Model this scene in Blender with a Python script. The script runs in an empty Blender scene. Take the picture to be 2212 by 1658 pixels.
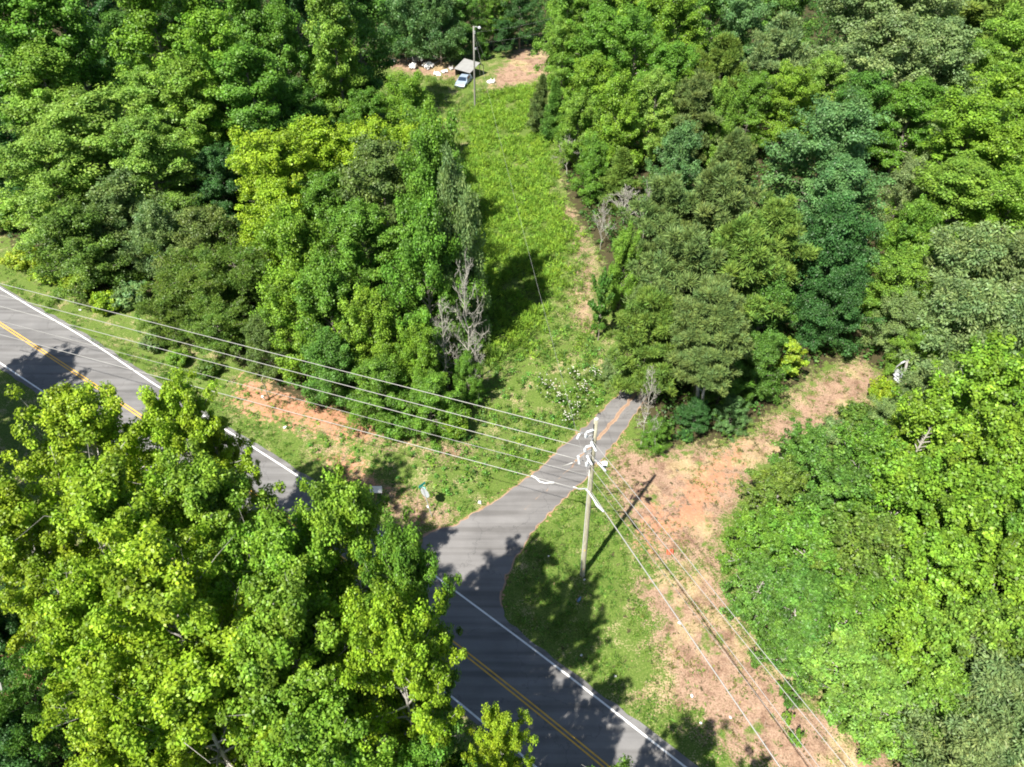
import bpy, math, random
import numpy as np
from mathutils import Vector, Matrix

C = bpy.data.collections.new("scene"); bpy.context.scene.collection.children.link(C)
S = bpy.context.scene
# ------------------------------------------------------------------ camera, sky, sun
CAM_H = 46.0; PITCH = 42.0; FPX = 1600.0      # focal length in units of a 2212 px wide frame
cam = bpy.data.cameras.new("camera"); co = bpy.data.objects.new("camera", cam); C.objects.link(co)
cam.lens = FPX/2212*36; cam.sensor_width = 36; cam.clip_end = 20000; cam.clip_start = 0.5
co.location = (0, 0, CAM_H); co.rotation_euler = (math.radians(90-PITCH), 0, 0)
S.camera = co
SUN_EL = math.radians(54); sd = np.array([-7.9, -10.4]); sd /= np.linalg.norm(sd)
SUN = Vector((sd[0]*math.cos(SUN_EL), sd[1]*math.cos(SUN_EL), math.sin(SUN_EL)))
w = bpy.data.worlds.new("World"); S.world = w; w.use_nodes = True
wt = w.node_tree; bg = wt.nodes['Background']; sky = wt.nodes.new('ShaderNodeTexSky')
sky.sky_type = 'NISHITA'; sky.sun_disc = False; sky.sun_elevation = SUN_EL
sky.sun_rotation = math.atan2(SUN.x, SUN.y); sky.air_density = 1.0; sky.dust_density = 1.0
wt.links.new(sky.outputs[0], bg.inputs[0]); bg.inputs[1].default_value = 0.06
sl = bpy.data.lights.new("sun", 'SUN'); sl.energy = 5.0; sl.angle = math.radians(0.55); sl.color = (1.0, 0.95, 0.86)
so = bpy.data.objects.new("sun", sl); C.objects.link(so); so.rotation_euler = SUN.to_track_quat('Z', 'Y').to_euler()
S.view_settings.view_transform = 'Standard'; S.view_settings.look = 'None'; S.view_settings.gamma = 1
S.view_settings.exposure = 1.2
S.cycles.max_bounces = 6; S.cycles.diffuse_bounces = 3; S.cycles.glossy_bounces = 2; S.cycles.transmission_bounces = 3
S.cycles.filter_width = 1.9

def ground(x, y, z=0.0):
    p = math.radians(PITCH)
    u = (x-1106)/FPX; v = -(y-829)/FPX
    d = np.array([u, math.cos(p)+v*math.sin(p), -math.sin(p)+v*math.cos(p)])
    t = (z-CAM_H)/d[2]
    return np.array([d[0]*t, d[1]*t, z])
def gp(pts, z=0.0): return [ground(a, b, z) for a, b in pts]

# ------------------------------------------------------------------ helpers
def tag(o, label=None, cat=None, group=None, kind=None):
    if label: o['label'] = label
    if cat: o['category'] = cat
    if group: o['group'] = group
    if kind: o['kind'] = kind
    return o
def empty(name, loc, rz=0, scale=(1, 1, 1)):
    o = bpy.data.objects.new(name, None); C.objects.link(o)
    o.location = loc; o.rotation_euler = (0, 0, rz); o.scale = scale; o.empty_display_size = 0.3
    return o
class MB:
    def __init__(s): s.v = []; s.f = []
    def add(s, v, f):
        n = len(s.v); s.v += [tuple(map(float, q)) for q in v]; s.f += [tuple(i+n for i in q) for q in f]; return s
    def box(s, c, d, M=None):
        v = [Vector((x*d[0]/2, y*d[1]/2, z*d[2]/2)) for x in (-1, 1) for y in (-1, 1) for z in (-1, 1)]
        if M is not None: v = [M @ q for q in v]
        v = [q+Vector(c) for q in v]
        return s.add(v, [(0, 1, 3, 2), (4, 6, 7, 5), (0, 4, 5, 1), (2, 3, 7, 6), (0, 2, 6, 4), (1, 5, 7, 3)])
    def tube(s, pts, rad, n=8, cap=True):
        P = [np.array(p, float) for p in pts]; m = len(P)
        if not hasattr(rad, '__len__'): rad = [rad]*m
        v = []; ref = np.array([0.31, 0.17, 0.93])
        for i in range(m):
            t = P[min(i+1, m-1)]-P[max(i-1, 0)]; t = t/(np.linalg.norm(t)+1e-9)
            if i == 0 and abs(t@ref) > .95: ref = np.array([1., 0, 0])
            a = np.cross(t, ref); a /= np.linalg.norm(a)+1e-9; b = np.cross(t, a)
            for k in range(n):
                g = 2*math.pi*k/n; v.append(P[i]+rad[i]*(math.cos(g)*a+math.sin(g)*b))
        f = []
        for i in range(m-1):
            for k in range(n):
                k2 = (k+1) % n; f.append((i*n+k, i*n+k2, (i+1)*n+k2, (i+1)*n+k))
        if cap: f.append(tuple(range(n-1, -1, -1))); f.append(tuple((m-1)*n+k for k in range(n)))
        return s.add(v, f)
    def lathe(s, prof, p0, axis, n=12):
        ax = Vector(axis).normalized(); q = ax.to_track_quat('Z', 'Y').to_matrix(); v = []
        for (r, h) in prof:
            for k in range(n):
                g = 2*math.pi*k/n; v.append(Vector(p0)+q @ Vector((r*math.cos(g), r*math.sin(g), h)))
        f = []
        for i in range(len(prof)-1):
            for k in range(n):
                k2 = (k+1) % n; f.append((i*n+k, i*n+k2, (i+1)*n+k2, (i+1)*n+k))
        f.append(tuple(range(n-1, -1, -1))); f.append(tuple((len(prof)-1)*n+k for k in range(n)))
        return s.add(v, f)
    def mesh(s, name, mat, smooth=False):
        me = bpy.data.meshes.new(name); me.from_pydata(s.v, [], s.f); me.update()
        if mat: me.materials.append(mat)
        if smooth: me.polygons.foreach_set('use_smooth', [True]*len(me.polygons))
        return me
    def build(s, name, mat, parent=None, smooth=False):
        o = bpy.data.objects.new(name, s.mesh(name, mat, smooth)); C.objects.link(o); o.parent = parent
        return o
def quads_mesh(name, V, mat, tint=None, nv=4):
    """V: (N,nv,3) polygons -> mesh, with an optional per-polygon tint (N,3)"""
    N = len(V); me = bpy.data.meshes.new(name)
    me.vertices.add(N*nv); me.vertices.foreach_set('co', V.reshape(-1).astype(np.float32))
    me.loops.add(N*nv); me.loops.foreach_set('vertex_index', np.arange(N*nv, dtype=np.int32))
    me.polygons.add(N); me.polygons.foreach_set('loop_start', np.arange(0, N*nv, nv, dtype=np.int32))
    me.polygons.foreach_set('loop_total', np.full(N, nv, dtype=np.int32))
    if tint is not None:
        a = me.color_attributes.new('tint', 'FLOAT_COLOR', 'POINT')
        cc = np.ones((N, nv, 4), np.float32); cc[:, :, :3] = tint[:, None, :]
        a.data.foreach_set('color', cc.reshape(-1))
    me.update(); me.validate()
    if mat: me.materials.append(mat)
    return me

# ------------------------------------------------------------------ materials
def newmat(name):
    m = bpy.data.materials.new(name); m.use_nodes = True; nt = m.node_tree
    return m, nt, nt.nodes, nt.links, nt.nodes['Principled BSDF']
def nz(N, L, scale, detail=4, rough=.6, coord=None):
    n = N.new('ShaderNodeTexNoise'); n.inputs['Scale'].default_value = scale; n.inputs['Detail'].default_value = detail
    n.inputs['Roughness'].default_value = rough
    if coord: L.new(coord, n.inputs['Vector'])
    return n
def ramp(N, L, src, stops):
    r = N.new('ShaderNodeValToRGB'); L.new(src, r.inputs[0])
    while len(r.color_ramp.elements) < len(stops): r.color_ramp.elements.new(.5)
    for e, (p, c) in zip(r.color_ramp.elements, stops):
        e.position = p; e.color = (*c, 1) if len(c) == 3 else c
    return r
def mixc(N, L, fac, a, b, mode='MIX'):
    m = N.new('ShaderNodeMix'); m.data_type = 'RGBA'; m.blend_type = mode
    for s, i in ((fac, 0), (a, 6), (b, 7)):
        if isinstance(s, (int, float)): m.inputs[i].default_value = s
        elif isinstance(s, tuple): m.inputs[i].default_value = (*s, 1)
        else: L.new(s, m.inputs[i])
    return m.outputs[2]
def math_(N, L, op, a, b=None):
    m = N.new('ShaderNodeMath'); m.operation = op
    for s, i in ((a, 0), (b, 1)):
        if s is None: continue
        if isinstance(s, (int, float)): m.inputs[i].default_value = s
        else: L.new(s, m.inputs[i])
    return m.outputs[0]
def bump(N, L, P, h, st=.4, dist=.05):
    b = N.new('ShaderNodeBump'); b.inputs['Strength'].default_value = st; b.inputs['Distance'].default_value = dist
    L.new(h, b.inputs['Height']); L.new(b.outputs[0], P.inputs['Normal'])
def plain(name, col, rough=.6, metal=0, var=.15, scale=3):
    m, nt, N, L, P = newmat(name); tc = N.new('ShaderNodeTexCoord')
    n = nz(N, L, scale, coord=tc.outputs['Object'])
    a = tuple(c*(1-var) for c in col); b = tuple(min(1, c*(1+var)) for c in col)
    r = ramp(N, L, n.outputs[0], [(.3, a), (.7, b)]); L.new(r.outputs[0], P.inputs['Base Color'])
    P.inputs['Roughness'].default_value = rough; P.inputs['Metallic'].default_value = metal
    return m
def leaf_material(name, trans=.3, rough=.45, spec=.28, sat=1.0):
    m, nt, N, L, P = newmat(name)
    oi = N.new('ShaderNodeObjectInfo'); at = N.new('ShaderNodeAttribute'); at.attribute_name = 'tint'
    c = mixc(N, L, 1.0, oi.outputs['Color'], at.outputs['Color'], 'MULTIPLY')
    tc = N.new('ShaderNodeTexCoord'); n = nz(N, L, .55, 2, coord=tc.outputs['Object'])
    r = ramp(N, L, n.outputs[0], [(.35, (.84, .90, .9)), (.65, (1.12, 1.08, 1.0))])
    c = mixc(N, L, 1.0, c, r.outputs[0], 'MULTIPLY')
    L.new(c, P.inputs['Base Color']); P.inputs['Roughness'].default_value = rough
    P.inputs['Specular IOR Level'].default_value = spec
    t = N.new('ShaderNodeBsdfTranslucent')
    tcol = mixc(N, L, 1.0, c, (1.1, 1.25, .55), 'MULTIPLY'); L.new(tcol, t.inputs['Color'])
    mx = N.new('ShaderNodeMixShader'); mx.inputs[0].default_value = trans
    L.new(P.outputs[0], mx.inputs[1]); L.new(t.outputs[0], mx.inputs[2])
    L.new(mx.outputs[0], N['Material Output'].inputs['Surface'])
    return m
LEAF = leaf_material('broad leaf', .34)
NEEDLE = leaf_material('conifer needle', .12, .6, .25)
GRASS = leaf_material('grass blade', .28, .6, .2)
def bark_material(name, a, b):
    m, nt, N, L, P = newmat(name); tc = N.new('ShaderNodeTexCoord')
    mp = N.new('ShaderNodeMapping'); mp.inputs['Scale'].default_value = (6, 6, 1.2); L.new(tc.outputs['Object'], mp.inputs[0])
    n = nz(N, L, 1.6, 6, .7, mp.outputs[0]); r = ramp(N, L, n.outputs[0], [(.3, a), (.7, b)])
    L.new(r.outputs[0], P.inputs['Base Color']); P.inputs['Roughness'].default_value = .9; bump(N, L, P, n.outputs[0], .6, .03)
    return m
BARK = bark_material('bark', (.10, .08, .065), (.30, .27, .23))
PALEBARK = bark_material('pale bark', (.22, .20, .17), (.48, .46, .42))
DEADWOOD = bark_material('dead wood', (.21, .20, .17), (.46, .44, .39))
POLEWOOD = bark_material('weathered pole wood', (.20, .19, .13), (.42, .40, .30))
GREYWOOD = bark_material('grey pole wood', (.30, .29, .26), (.50, .49, .45))

# ------------------------------------------------------------------ ground masks (polygons on the ground, in metres)
def poly(pts): return np.array([p[:2] for p in gp(pts)])
def sdist(P, poly_):
    """signed distance (positive inside) of points P (N,2) to polygon"""
    inside = np.zeros(len(P), bool); dmin = np.full(len(P), 1e9); n = len(poly_)
    for i in range(n):
        a = poly_[i]; b = poly_[(i+1) % n]; e = b-a
        t = np.clip(((P-a)@e)/(e@e+1e-12), 0, 1); d = np.linalg.norm(P-(a+t[:, None]*e), axis=1); dmin = np.minimum(dmin, d)
        cond = (a[1] > P[:, 1]) != (b[1] > P[:, 1])
        xi = (b[0]-a[0])*(P[:, 1]-a[1])/(b[1]-a[1]+1e-12)+a[0]
        inside ^= cond & (P[:, 0] < xi)
    return np.where(inside, dmin, -dmin)
def mask(P, polys, soft):
    m = np.zeros(len(P))
    for q in polys:
        m = np.maximum(m, np.clip(.5+sdist(P, q)/(2*soft), 0, 1))
    return m
# open land: everything that is not forest floor
OPEN = [poly([(-400, 420), (0, 505), (120, 590), (300, 660), (520, 770), (620, 860), (900, 930), (1010, 880), (1040, 640), (1000, 500), (960, 280),
              (740, 250), (700, 190), (840, 130), (1180, 100), (1200, 150), (1225, 420), (1300, 560), (1340, 700), (1380, 860), (1400, 960), (1560, 950), (1660, 890),
              (1750, 800), (1840, 760), (1910, 800), (2000, 860), (1930, 1000), (1680, 1080), (1620, 1200), (1620, 1340), (1750, 1480), (1850, 1560), (2010, 1700), (1900, 2200),
              (900, 2200), (300, 1500), (-500, 1100)])]
ORANGE = [poly([(520, 825), (620, 850), (700, 860), (850, 930), (780, 960), (640, 920), (560, 905), (500, 870)]),
          poly([(1400, 1090), (1450, 1110), (1480, 1040), (1600, 960), (1600, 1000), (1520, 1130), (1440, 1160), (1400, 1200), (1380, 1160)]),
          poly([(700, 985), (760, 990), (800, 1040), (860, 1080), (800, 1060), (730, 1030)])]
DIRT = [poly([(1310, 950), (1410, 970), (1560, 955), (1660, 900), (1740, 830), (1850, 770), (1920, 800), (1890, 880), (1800, 930), (1700, 990), (1640, 1020),
              (1590, 1120), (1520, 1230), (1420, 1230), (1330, 1120), (1300, 1030)]),
        poly([(1360, 1260), (1560, 1180), (1600, 1340), (1740, 1500), (1850, 1560), (2010, 1700), (1720, 1800), (1500, 1560), (1380, 1500), (1410, 1400)]),
        poly([(1060, 165), (1110, 110), (1185, 95), (1200, 165), (1130, 185), (1090, 200), (1040, 205)]),
        poly([(830, 130), (930, 120), (1010, 150), (1000, 185), (900, 165), (830, 150)]),
        poly([(1205, 440), (1250, 460), (1285, 560), (1290, 730), (1245, 720), (1225, 640), (1245, 560)]),
        poly([(505, 825), (640, 845), (760, 880), (790, 925), (700, 910), (600, 905), (530, 880)]),
        poly([(800, 1050), (880, 1060), (960, 1080), (1000, 1110), (930, 1150), (860, 1150), (820, 1100)]), poly([(690, 900), (880, 935), (1020, 970), (1000, 1005), (860, 985), (700, 945)]), poly([(640, 930), (760, 990), (830, 1050), (800, 1060), (720, 1010)]),
        poly([(1680, 1540), (1760, 1520), (2000, 1670), (1900, 1760)])]
LUSH = [poly([(-300, 450), (0, 640), (330, 830), (520, 920), (720, 1070), (770, 1060), (640, 960), (540, 900), (470, 860), (300, 770), (120, 660), (0, 560)]),
        poly([(1115, 1220), (1240, 1060), (1330, 1100), (1380, 1200), (1350, 1270), (1400, 1380), (1380, 1500), (1200, 1420), (1095, 1330)]),
        poly([(985, 1130), (1140, 1030), (1250, 930), (1340, 860), (1250, 840), (1100, 930), (1010, 990), (1040, 1060), (960, 1110)]),
        poly([(1000, 280), (1150, 200), (1200, 300), (1200, 420), (1240, 540), (1200, 620), (1180, 700), (1060, 780), (1010, 600)])]
NEAR = (-75., 62., 8., 190.)
def gaxis(a, b, st):
    core = np.arange(a, b+st, st); out = []; s = st; x = b
    while x < 4000: s *= 1.35; x += s; out.append(x)
    lo = []; s = st; x = a
    while x > -4000: s *= 1.35; x -= s; lo.append(x)
    return np.array(lo[::-1]+list(core)+out)
gx = gaxis(NEAR[0], NEAR[1], .45); gy = gaxis(NEAR[2], NEAR[3], .45)
XX, YY = np.meshgrid(gx, gy); P2 = np.stack([XX.ravel(), YY.ravel()], 1)
# value noise for relief
def vnoise(x, y, s, seed):
    r = np.random.RandomState(seed).rand(256, 256); u = x/s; v = y/s
    i = np.floor(u).astype(int); j = np.floor(v).astype(int); fu = u-i; fv = v-j; fu = fu*fu*(3-2*fu); fv = fv*fv*(3-2*fv)
    g = lambda a, b: r[a % 256, b % 256]
    return (g(i, j)*(1-fu)+g(i+1, j)*fu)*(1-fv)+(g(i, j+1)*(1-fu)+g(i+1, j+1)*fu)*fv

# roads, as edge polylines on the ground
EDGE_FAR = [ground(*p)[:2] for p in [(0, 625), (100, 681), (205, 743), (320, 823), (520, 950), (730, 1085), (960, 1262), (1150, 1400), (1480, 1658)]]
EDGE_NEAR = [ground(*p)[:2] for p in [(0, 785), (140, 878), (290, 985), (1005, 1530), (1035, 1553)]]
def extend(P, L, at_start):
    P = [np.array(p) for p in P]
    if at_start: d = P[0]-P[1]; d /= np.linalg.norm(d); return [P[0]+d*L]+P
    d = P[-1]-P[-2]; d /= np.linalg.norm(d); return P+[P[-1]+d*L]
YEL = [ground(*p)[:2] for p in [(0, 700), (130, 783), (240, 858), (640, 1135), (900, 1330), (1010, 1416), (1190, 1558), (1310, 1658)]]
YEL = np.array(YEL)
tt = np.r_[0, np.cumsum(np.linalg.norm(np.diff(YEL, axis=0), axis=1))]
cx = np.polyfit(tt, YEL[:, 0], 3); cy = np.polyfit(tt, YEL[:, 1], 3)
ts = np.linspace(0, tt[-1], 90); CL = np.stack([np.polyval(cx, ts), np.polyval(cy, ts)], 1)
d0 = CL[0]-CL[1]; d0 /= np.linalg.norm(d0); d1 = CL[-1]-CL[-2]; d1 /= np.linalg.norm(d1)
pre = [CL[0]+d0*s for s in (320, 160, 80, 40, 20, 10)]; post = [CL[-1]+d1*s for s in (10, 20, 40, 90, 200)]
CL = np.array(list(pre)+list(CL)+list(post))
tg = np.gradient(CL, axis=0); tg /= np.linalg.norm(tg, axis=1)[:, None]; NR = np.stack([-tg[:, 1], tg[:, 0]], 1)
# half width from the centre line to either edge line, slowly varying
def side_offset(pts):
    o = []; k = []
    for p in pts:
        i = np.argmin(np.linalg.norm(CL-p, axis=1)); o.append((p-CL[i])@NR[i]); k.append(i)
    return np.interp(np.arange(len(CL)), k, o)
OF = side_offset(EDGE_FAR); ON = side_offset(EDGE_NEAR)
ker = np.ones(15)/15
OF = np.convolve(np.pad(OF, 7, 'edge'), ker, 'valid'); ON = np.convolve(np.pad(ON, 7, 'edge'), ker, 'valid')
print('road offsets', OF[[6, 50, 94]], ON[[6, 50, 94]])
def ribbon(name, oa, ob, z, mat, n=1, rag=0):
    m = MB(); r = random.Random(3)
    cols = []
    for k in range(n+1):
        f = k/n; off = oa*(1-f)+ob*f
        if rag and k in (0, n): off = off+np.array([r.uniform(-rag, rag) for _ in range(len(CL))])
        cols.append(CL+NR*np.asarray(off)[:, None])
    v = [(c[i][0], c[i][1], z) for c in cols for i in range(len(CL))]; q = len(CL)
    f = [(k*q+i, k*q+i+1, (k+1)*q+i+1, (k+1)*q+i) for k in range(n) for i in range(q-1)]
    up = Vector(v[f[0][1]])-Vector(v[f[0][0]]); up = up.cross(Vector(v[f[0][3]])-Vector(v[f[0][0]]))
    if up.z < 0: f = [t[::-1] for t in f]
    m.add(v, f); return m.build(name, mat)
# distance to road centre for every ground vertex
def road_dist(P):
    d = np.full(len(P), 1e9)
    for i in range(len(CL)-1):
        a = CL[i]; e = CL[i+1]-a; t = np.clip(((P-a)@e)/(e@e), 0, 1); d = np.minimum(d, np.linalg.norm(P-(a+t[:, None]*e), axis=1))
    return d
DL = [ground(*p)[:2] for p in [(900, 1225), (915, 1150), (985, 1132), (1052, 1092), (1140, 1032), (1200, 978), (1258, 925), (1300, 887), (1335, 853), (1370, 815), (1420, 770)]]
DR = [ground(*p)[:2] for p in [(1125, 1380), (1088, 1330), (1086, 1285), (1098, 1235), (1150, 1150), (1215, 1082), (1268, 1030), (1318, 970), (1358, 915), (1395, 860), (1450, 800)]]
DRIVE = np.array(DL+DR[::-1])
rd = road_dist(P2); dd_ = sdist(P2, DRIVE)
away = np.clip((rd-5)/4, 0, 1)*np.clip((-dd_-.5)/3, 0, 1)
ZZ = away*(.5*(vnoise(P2[:, 0], P2[:, 1], 9, 1)-.3)+.16*vnoise(P2[:, 0], P2[:, 1], 1.6, 2)+.06*vnoise(P2[:, 0], P2[:, 1], .6, 3))-.02
ZG = ZZ.reshape(XX.shape)
def zat(x, y):
    i = np.clip(np.searchsorted(gy, y)-1, 0, len(gy)-2); j = np.clip(np.searchsorted(gx, x)-1, 0, len(gx)-2)
    fy = (y-gy[i])/(gy[i+1]-gy[i]); fx = (x-gx[j])/(gx[j+1]-gx[j])
    return (ZG[i, j]*(1-fx)+ZG[i, j+1]*fx)*(1-fy)+(ZG[i+1, j]*(1-fx)+ZG[i+1, j+1]*fx)*fy
m_open = mask(P2, OPEN, 1.2); m_dirt = mask(P2, DIRT, 2.6); m_or = mask(P2, ORANGE, 1.8); m_lush = mask(P2, LUSH, 2.2)
shoulder = np.clip(1-np.abs(dd_)/.5, 0, 1)
m_or = np.maximum(m_or, shoulder*.55); 
me = bpy.data.meshes.new('ground'); ny, nx = XX.shape
V = np.stack([XX.ravel(), YY.ravel(), ZZ], 1)
idx = (np.arange(ny-1)[:, None]*nx+np.arange(nx-1)[None]).ravel()
F = np.stack([idx, idx+1, idx+nx+1, idx+nx], 1)
me.vertices.add(len(V)); me.vertices.foreach_set('co', V.ravel().astype(np.float32)); me.loops.add(F.size)
me.loops.foreach_set('vertex_index', F.ravel().astype(np.int32)); me.polygons.add(len(F))
me.polygons.foreach_set('loop_start', np.arange(0, F.size, 4, dtype=np.int32)); me.polygons.foreach_set('loop_total', np.full(len(F), 4, np.int32))
ca = me.color_attributes.new('cover', 'FLOAT_COLOR', 'POINT')
ca.data.foreach_set('color', np.stack([m_open, m_dirt, m_or, m_lush], 1).astype(np.float32).ravel()); me.update()
me.polygons.foreach_set('use_smooth', [True]*len(F))
gm, nt, N, L, P = newmat('ground cover')
tc = N.new('ShaderNodeTexCoord'); OC = tc.outputs['Object']
at = N.new('ShaderNodeAttribute'); at.attribute_name = 'cover'
sp = N.new('ShaderNodeSeparateColor'); L.new(at.outputs['Color'], sp.inputs[0])
n1 = nz(N, L, .5, 8, .7, OC); n2 = nz(N, L, 2.2, 6, .7, OC); n3 = nz(N, L, 9, 5, .7, OC); n4 = nz(N, L, .18, 5, .6, OC)
grass = ramp(N, L, n3.outputs[0], [(.25, (.04, .08, .014)), (.5, (.10, .155, .028)), (.75, (.19, .23, .065))])
straw = ramp(N, L, n3.outputs[0], [(.25, (.19, .14, .08)), (.5, (.36, .28, .16)), (.75, (.50, .41, .26))])
clay = ramp(N, L, n2.outputs[0], [(.25, (.26, .12, .065)), (.55, (.39, .20, .12)), (.8, (.46, .30, .20))])
soil = ramp(N, L, n3.outputs[0], [(.25, (.09, .062, .042)), (.42, (.24, .16, .112)), (.6, (.36, .25, .18)), (.85, (.48, .37, .29))])
litter = ramp(N, L, n3.outputs[0], [(.3, (.03, .035, .014)), (.6, (.075, .06, .03)), (.8, (.05, .09, .02))])
def thr(src, m, k=6, bias=-.5):   # noise-broken threshold of a mask
    a = math_(N, L, 'ADD', m, math_(N, L, 'MULTIPLY', math_(N, L, 'SUBTRACT', src, .5), 3.4))
    b = math_(N, L, 'MULTIPLY', math_(N, L, 'ADD', a, bias), k)
    c = N.new('ShaderNodeClamp'); L.new(b, c.inputs[0]); return c.outputs[0]
mixn = math_(N, L, 'ADD', math_(N, L, 'MULTIPLY', n1.outputs[0], .55), math_(N, L, 'MULTIPLY', n3.outputs[0], .45))
base = mixc(N, L, thr(mixn, .42, 4), grass.outputs[0], straw.outputs[0])           # rough verge: grass with straw showing
lush = mixc(N, L, thr(mixn, .30, 4), grass.outputs[0], straw.outputs[0])
base = mixc(N, L, at.outputs['Alpha'], base, lush)
sd_ = mixc(N, L, thr(n4.outputs[0], .42, 4), soil.outputs[0], straw.outputs[0])
n5 = nz(N, L, .8, 6, .75, OC); sd_ = mixc(N, L, 1.0, sd_, ramp(N, L, n5.outputs[0], [(.36, (.62, .55, .52)), (.5, (1, .97, .95)), (.66, (1.12, 1.1, 1.08))]).outputs[0], 'MULTIPLY')
sd2 = mixc(N, L, thr(n1.outputs[0], .26, 4), sd_, grass.outputs[0])
base = mixc(N, L, thr(mixn, sp.outputs[1], 5), base, sd2)
base = mixc(N, L, thr(n2.outputs[0], sp.outputs[2], 4), base, clay.outputs[0])
base = mixc(N, L, thr(n2.outputs[0], sp.outputs[0], 5), litter.outputs[0], base)
L.new(base, P.inputs['Base Color']); P.inputs['Roughness'].default_value = .95; P.inputs['Specular IOR Level'].default_value = .15
bump(N, L, P, n3.outputs[0], .7, .08); me.materials.append(gm)
go = bpy.data.objects.new('ground', me); C.objects.link(go); tag(go, kind='structure')

# asphalt
def asphalt(name, lo, hi, dirty=False):
    m, nt, N, L, P = newmat(name); tc = N.new('ShaderNodeTexCoord'); O = tc.outputs['Object']
    a = nz(N, L, .35, 5, .6, O); b = nz(N, L, 25, 3, .7, O)
    f = math_(N, L, 'ADD', math_(N, L, 'MULTIPLY', a.outputs[0], .6), math_(N, L, 'MULTIPLY', b.outputs[0], .4))
    r = ramp(N, L, f, [(.35, lo), (.65, hi)]); c = r.outputs[0]
    mp = N.new('ShaderNodeMapping'); mp.inputs['Rotation'].default_value = (0, 0, math.radians(37)); mp.inputs['Scale'].default_value = (.05, 1.1, 1)
    L.new(O, mp.inputs[0]); s = nz(N, L, 1.6, 3, .5, mp.outputs[0])
    c = mixc(N, L, 1.0, c, ramp(N, L, s.outputs[0], [(.35, (.72, .71, .70)), (.6, (1.06, 1.06, 1.06))]).outputs[0], 'MULTIPLY')
    v = N.new('ShaderNodeTexVoronoi'); v.feature = 'DISTANCE_TO_EDGE'; v.inputs['Scale'].default_value = .22
    w1 = nz(N, L, 1.4, 5, .6, O); wv = N.new('ShaderNodeVectorMath'); wv.operation = 'ADD'
    ws = N.new('ShaderNodeVectorMath'); ws.operation = 'SCALE'; ws.inputs['Scale'].default_value = 1.6
    L.new(w1.outputs['Color'], ws.inputs[0]); L.new(O, wv.inputs[0]); L.new(ws.outputs[0], wv.inputs[1]); L.new(wv.outputs[0], v.inputs['Vector'])
    ck = math_(N, L, 'MULTIPLY', math_(N, L, 'LESS_THAN', v.outputs['Distance'], .007), .28)
    c = mixc(N, L, ck, c, (.03, .03, .032))
    if dirty:
        at = N.new('ShaderNodeAttribute'); at.attribute_name = 'dirt'
        g = nz(N, L, 1.1, 6, .7, O)
        fac = math_(N, L, 'MULTIPLY', math_(N, L, 'ADD', math_(N, L, 'ADD', at.outputs['Fac'], math_(N, L, 'MULTIPLY', math_(N, L, 'SUBTRACT', g.outputs[0], .5), 1.3)), -.42), 5)
        cl = N.new('ShaderNodeClamp'); L.new(fac, cl.inputs[0])
        c = mixc(N, L, cl.outputs[0], c, (.34, .22, .14))
        st = nz(N, L, .45, 4, .6, O)
        fs = math_(N, L, 'MULTIPLY', math_(N, L, 'GREATER_THAN', math_(N, L, 'ADD', st.outputs[0], math_(N, L, 'MULTIPLY', at.outputs['Fac'], .3)), .74), .45)
        c = mixc(N, L, fs, c, (.16, .11, .085))
    L.new(c, P.inputs['Base Color']); P.inputs['Roughness'].default_value = .85; bump(N, L, P, b.outputs[0], .3, .01)
    return m
ROAD = asphalt('road asphalt', (.13, .128, .128), (.19, .185, .182)); DRV = asphalt('driveway asphalt', (.135, .13, .128), (.195, .188, .184), True)
sgn = 1 if OF.mean() > 0 else -1
ro = ribbon('road', OF+sgn*.42, ON-sgn*.42, .004, ROAD, 8, .11); tag(ro, kind='structure')
WHITE = plain('worn white road paint', (.74, .74, .72), .7, 0, .12, 2.2); YELLOW = plain('worn yellow road paint', (.66, .38, .05), .7, 0, .14, 2.2)
for nm, a, b, mt in (('white_edge_line', OF-.065, OF+.065, WHITE), ('white_edge_line', ON-.065, ON+.065, WHITE),
                     ('yellow_centre_line', 0*OF+.075, 0*OF+.175, YELLOW), ('yellow_centre_line', 0*OF-.175, 0*OF-.075, YELLOW)):
    tag(ribbon(nm, a, b, .012, mt), kind='structure')
# driveway
def resample(P, n):
    P = np.array(P); t = np.r_[0, np.cumsum(np.linalg.norm(np.diff(P, axis=0), axis=1))]; s = np.linspace(0, t[-1], n)
    q = np.stack([np.interp(s, t, P[:, 0]), np.interp(s, t, P[:, 1])], 1)
    k = np.array([1, 2, 3, 2, 1.])/9; r = q.copy()
    for c in (0, 1): r[:, c] = np.convolve(np.pad(q[:, c], 2, 'edge'), k, 'valid')
    r[0], r[-1] = q[0], q[-1]; return r
na, nb_ = 120, 28; A = resample(DL, na); B = resample(DR, na); rr = np.random.RandomState(5)
jit = lambda: .22*(vnoise(np.arange(na)*1., np.zeros(na), 1.7, rr.randint(99))-.5)
dn = (B-A)/np.linalg.norm(B-A, axis=1)[:, None]; A = A+dn*jit()[:, None]*1.5; B = B+dn*jit()[:, None]*1.5
vs = []; dv = []
for i in range(na):
    s = i/(na-1)
    for k in range(nb_+1):
        f = k/nb_; p = A[i]*(1-f)+B[i]*f; vs.append((p[0], p[1], .008))
        mid = .58-.08*s; wd = .05+.13*max(0, s-.45)*1.5; core = max(0, 1-abs(f-mid)/max(wd, .02))
        d = core*(1.2 if s > .62 else .8 if s > .5 else .55 if s > .3 else 0); d = max(d, 1.1*max(0, 1-min(f, 1-f)/.045) if s > .08 else 0)
        dv.append(min(1, d))
m = MB(); m.add(vs, [(i*(nb_+1)+k, i*(nb_+1)+k+1, (i+1)*(nb_+1)+k+1, (i+1)*(nb_+1)+k) for i in range(na-1) for k in range(nb_)])
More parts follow.
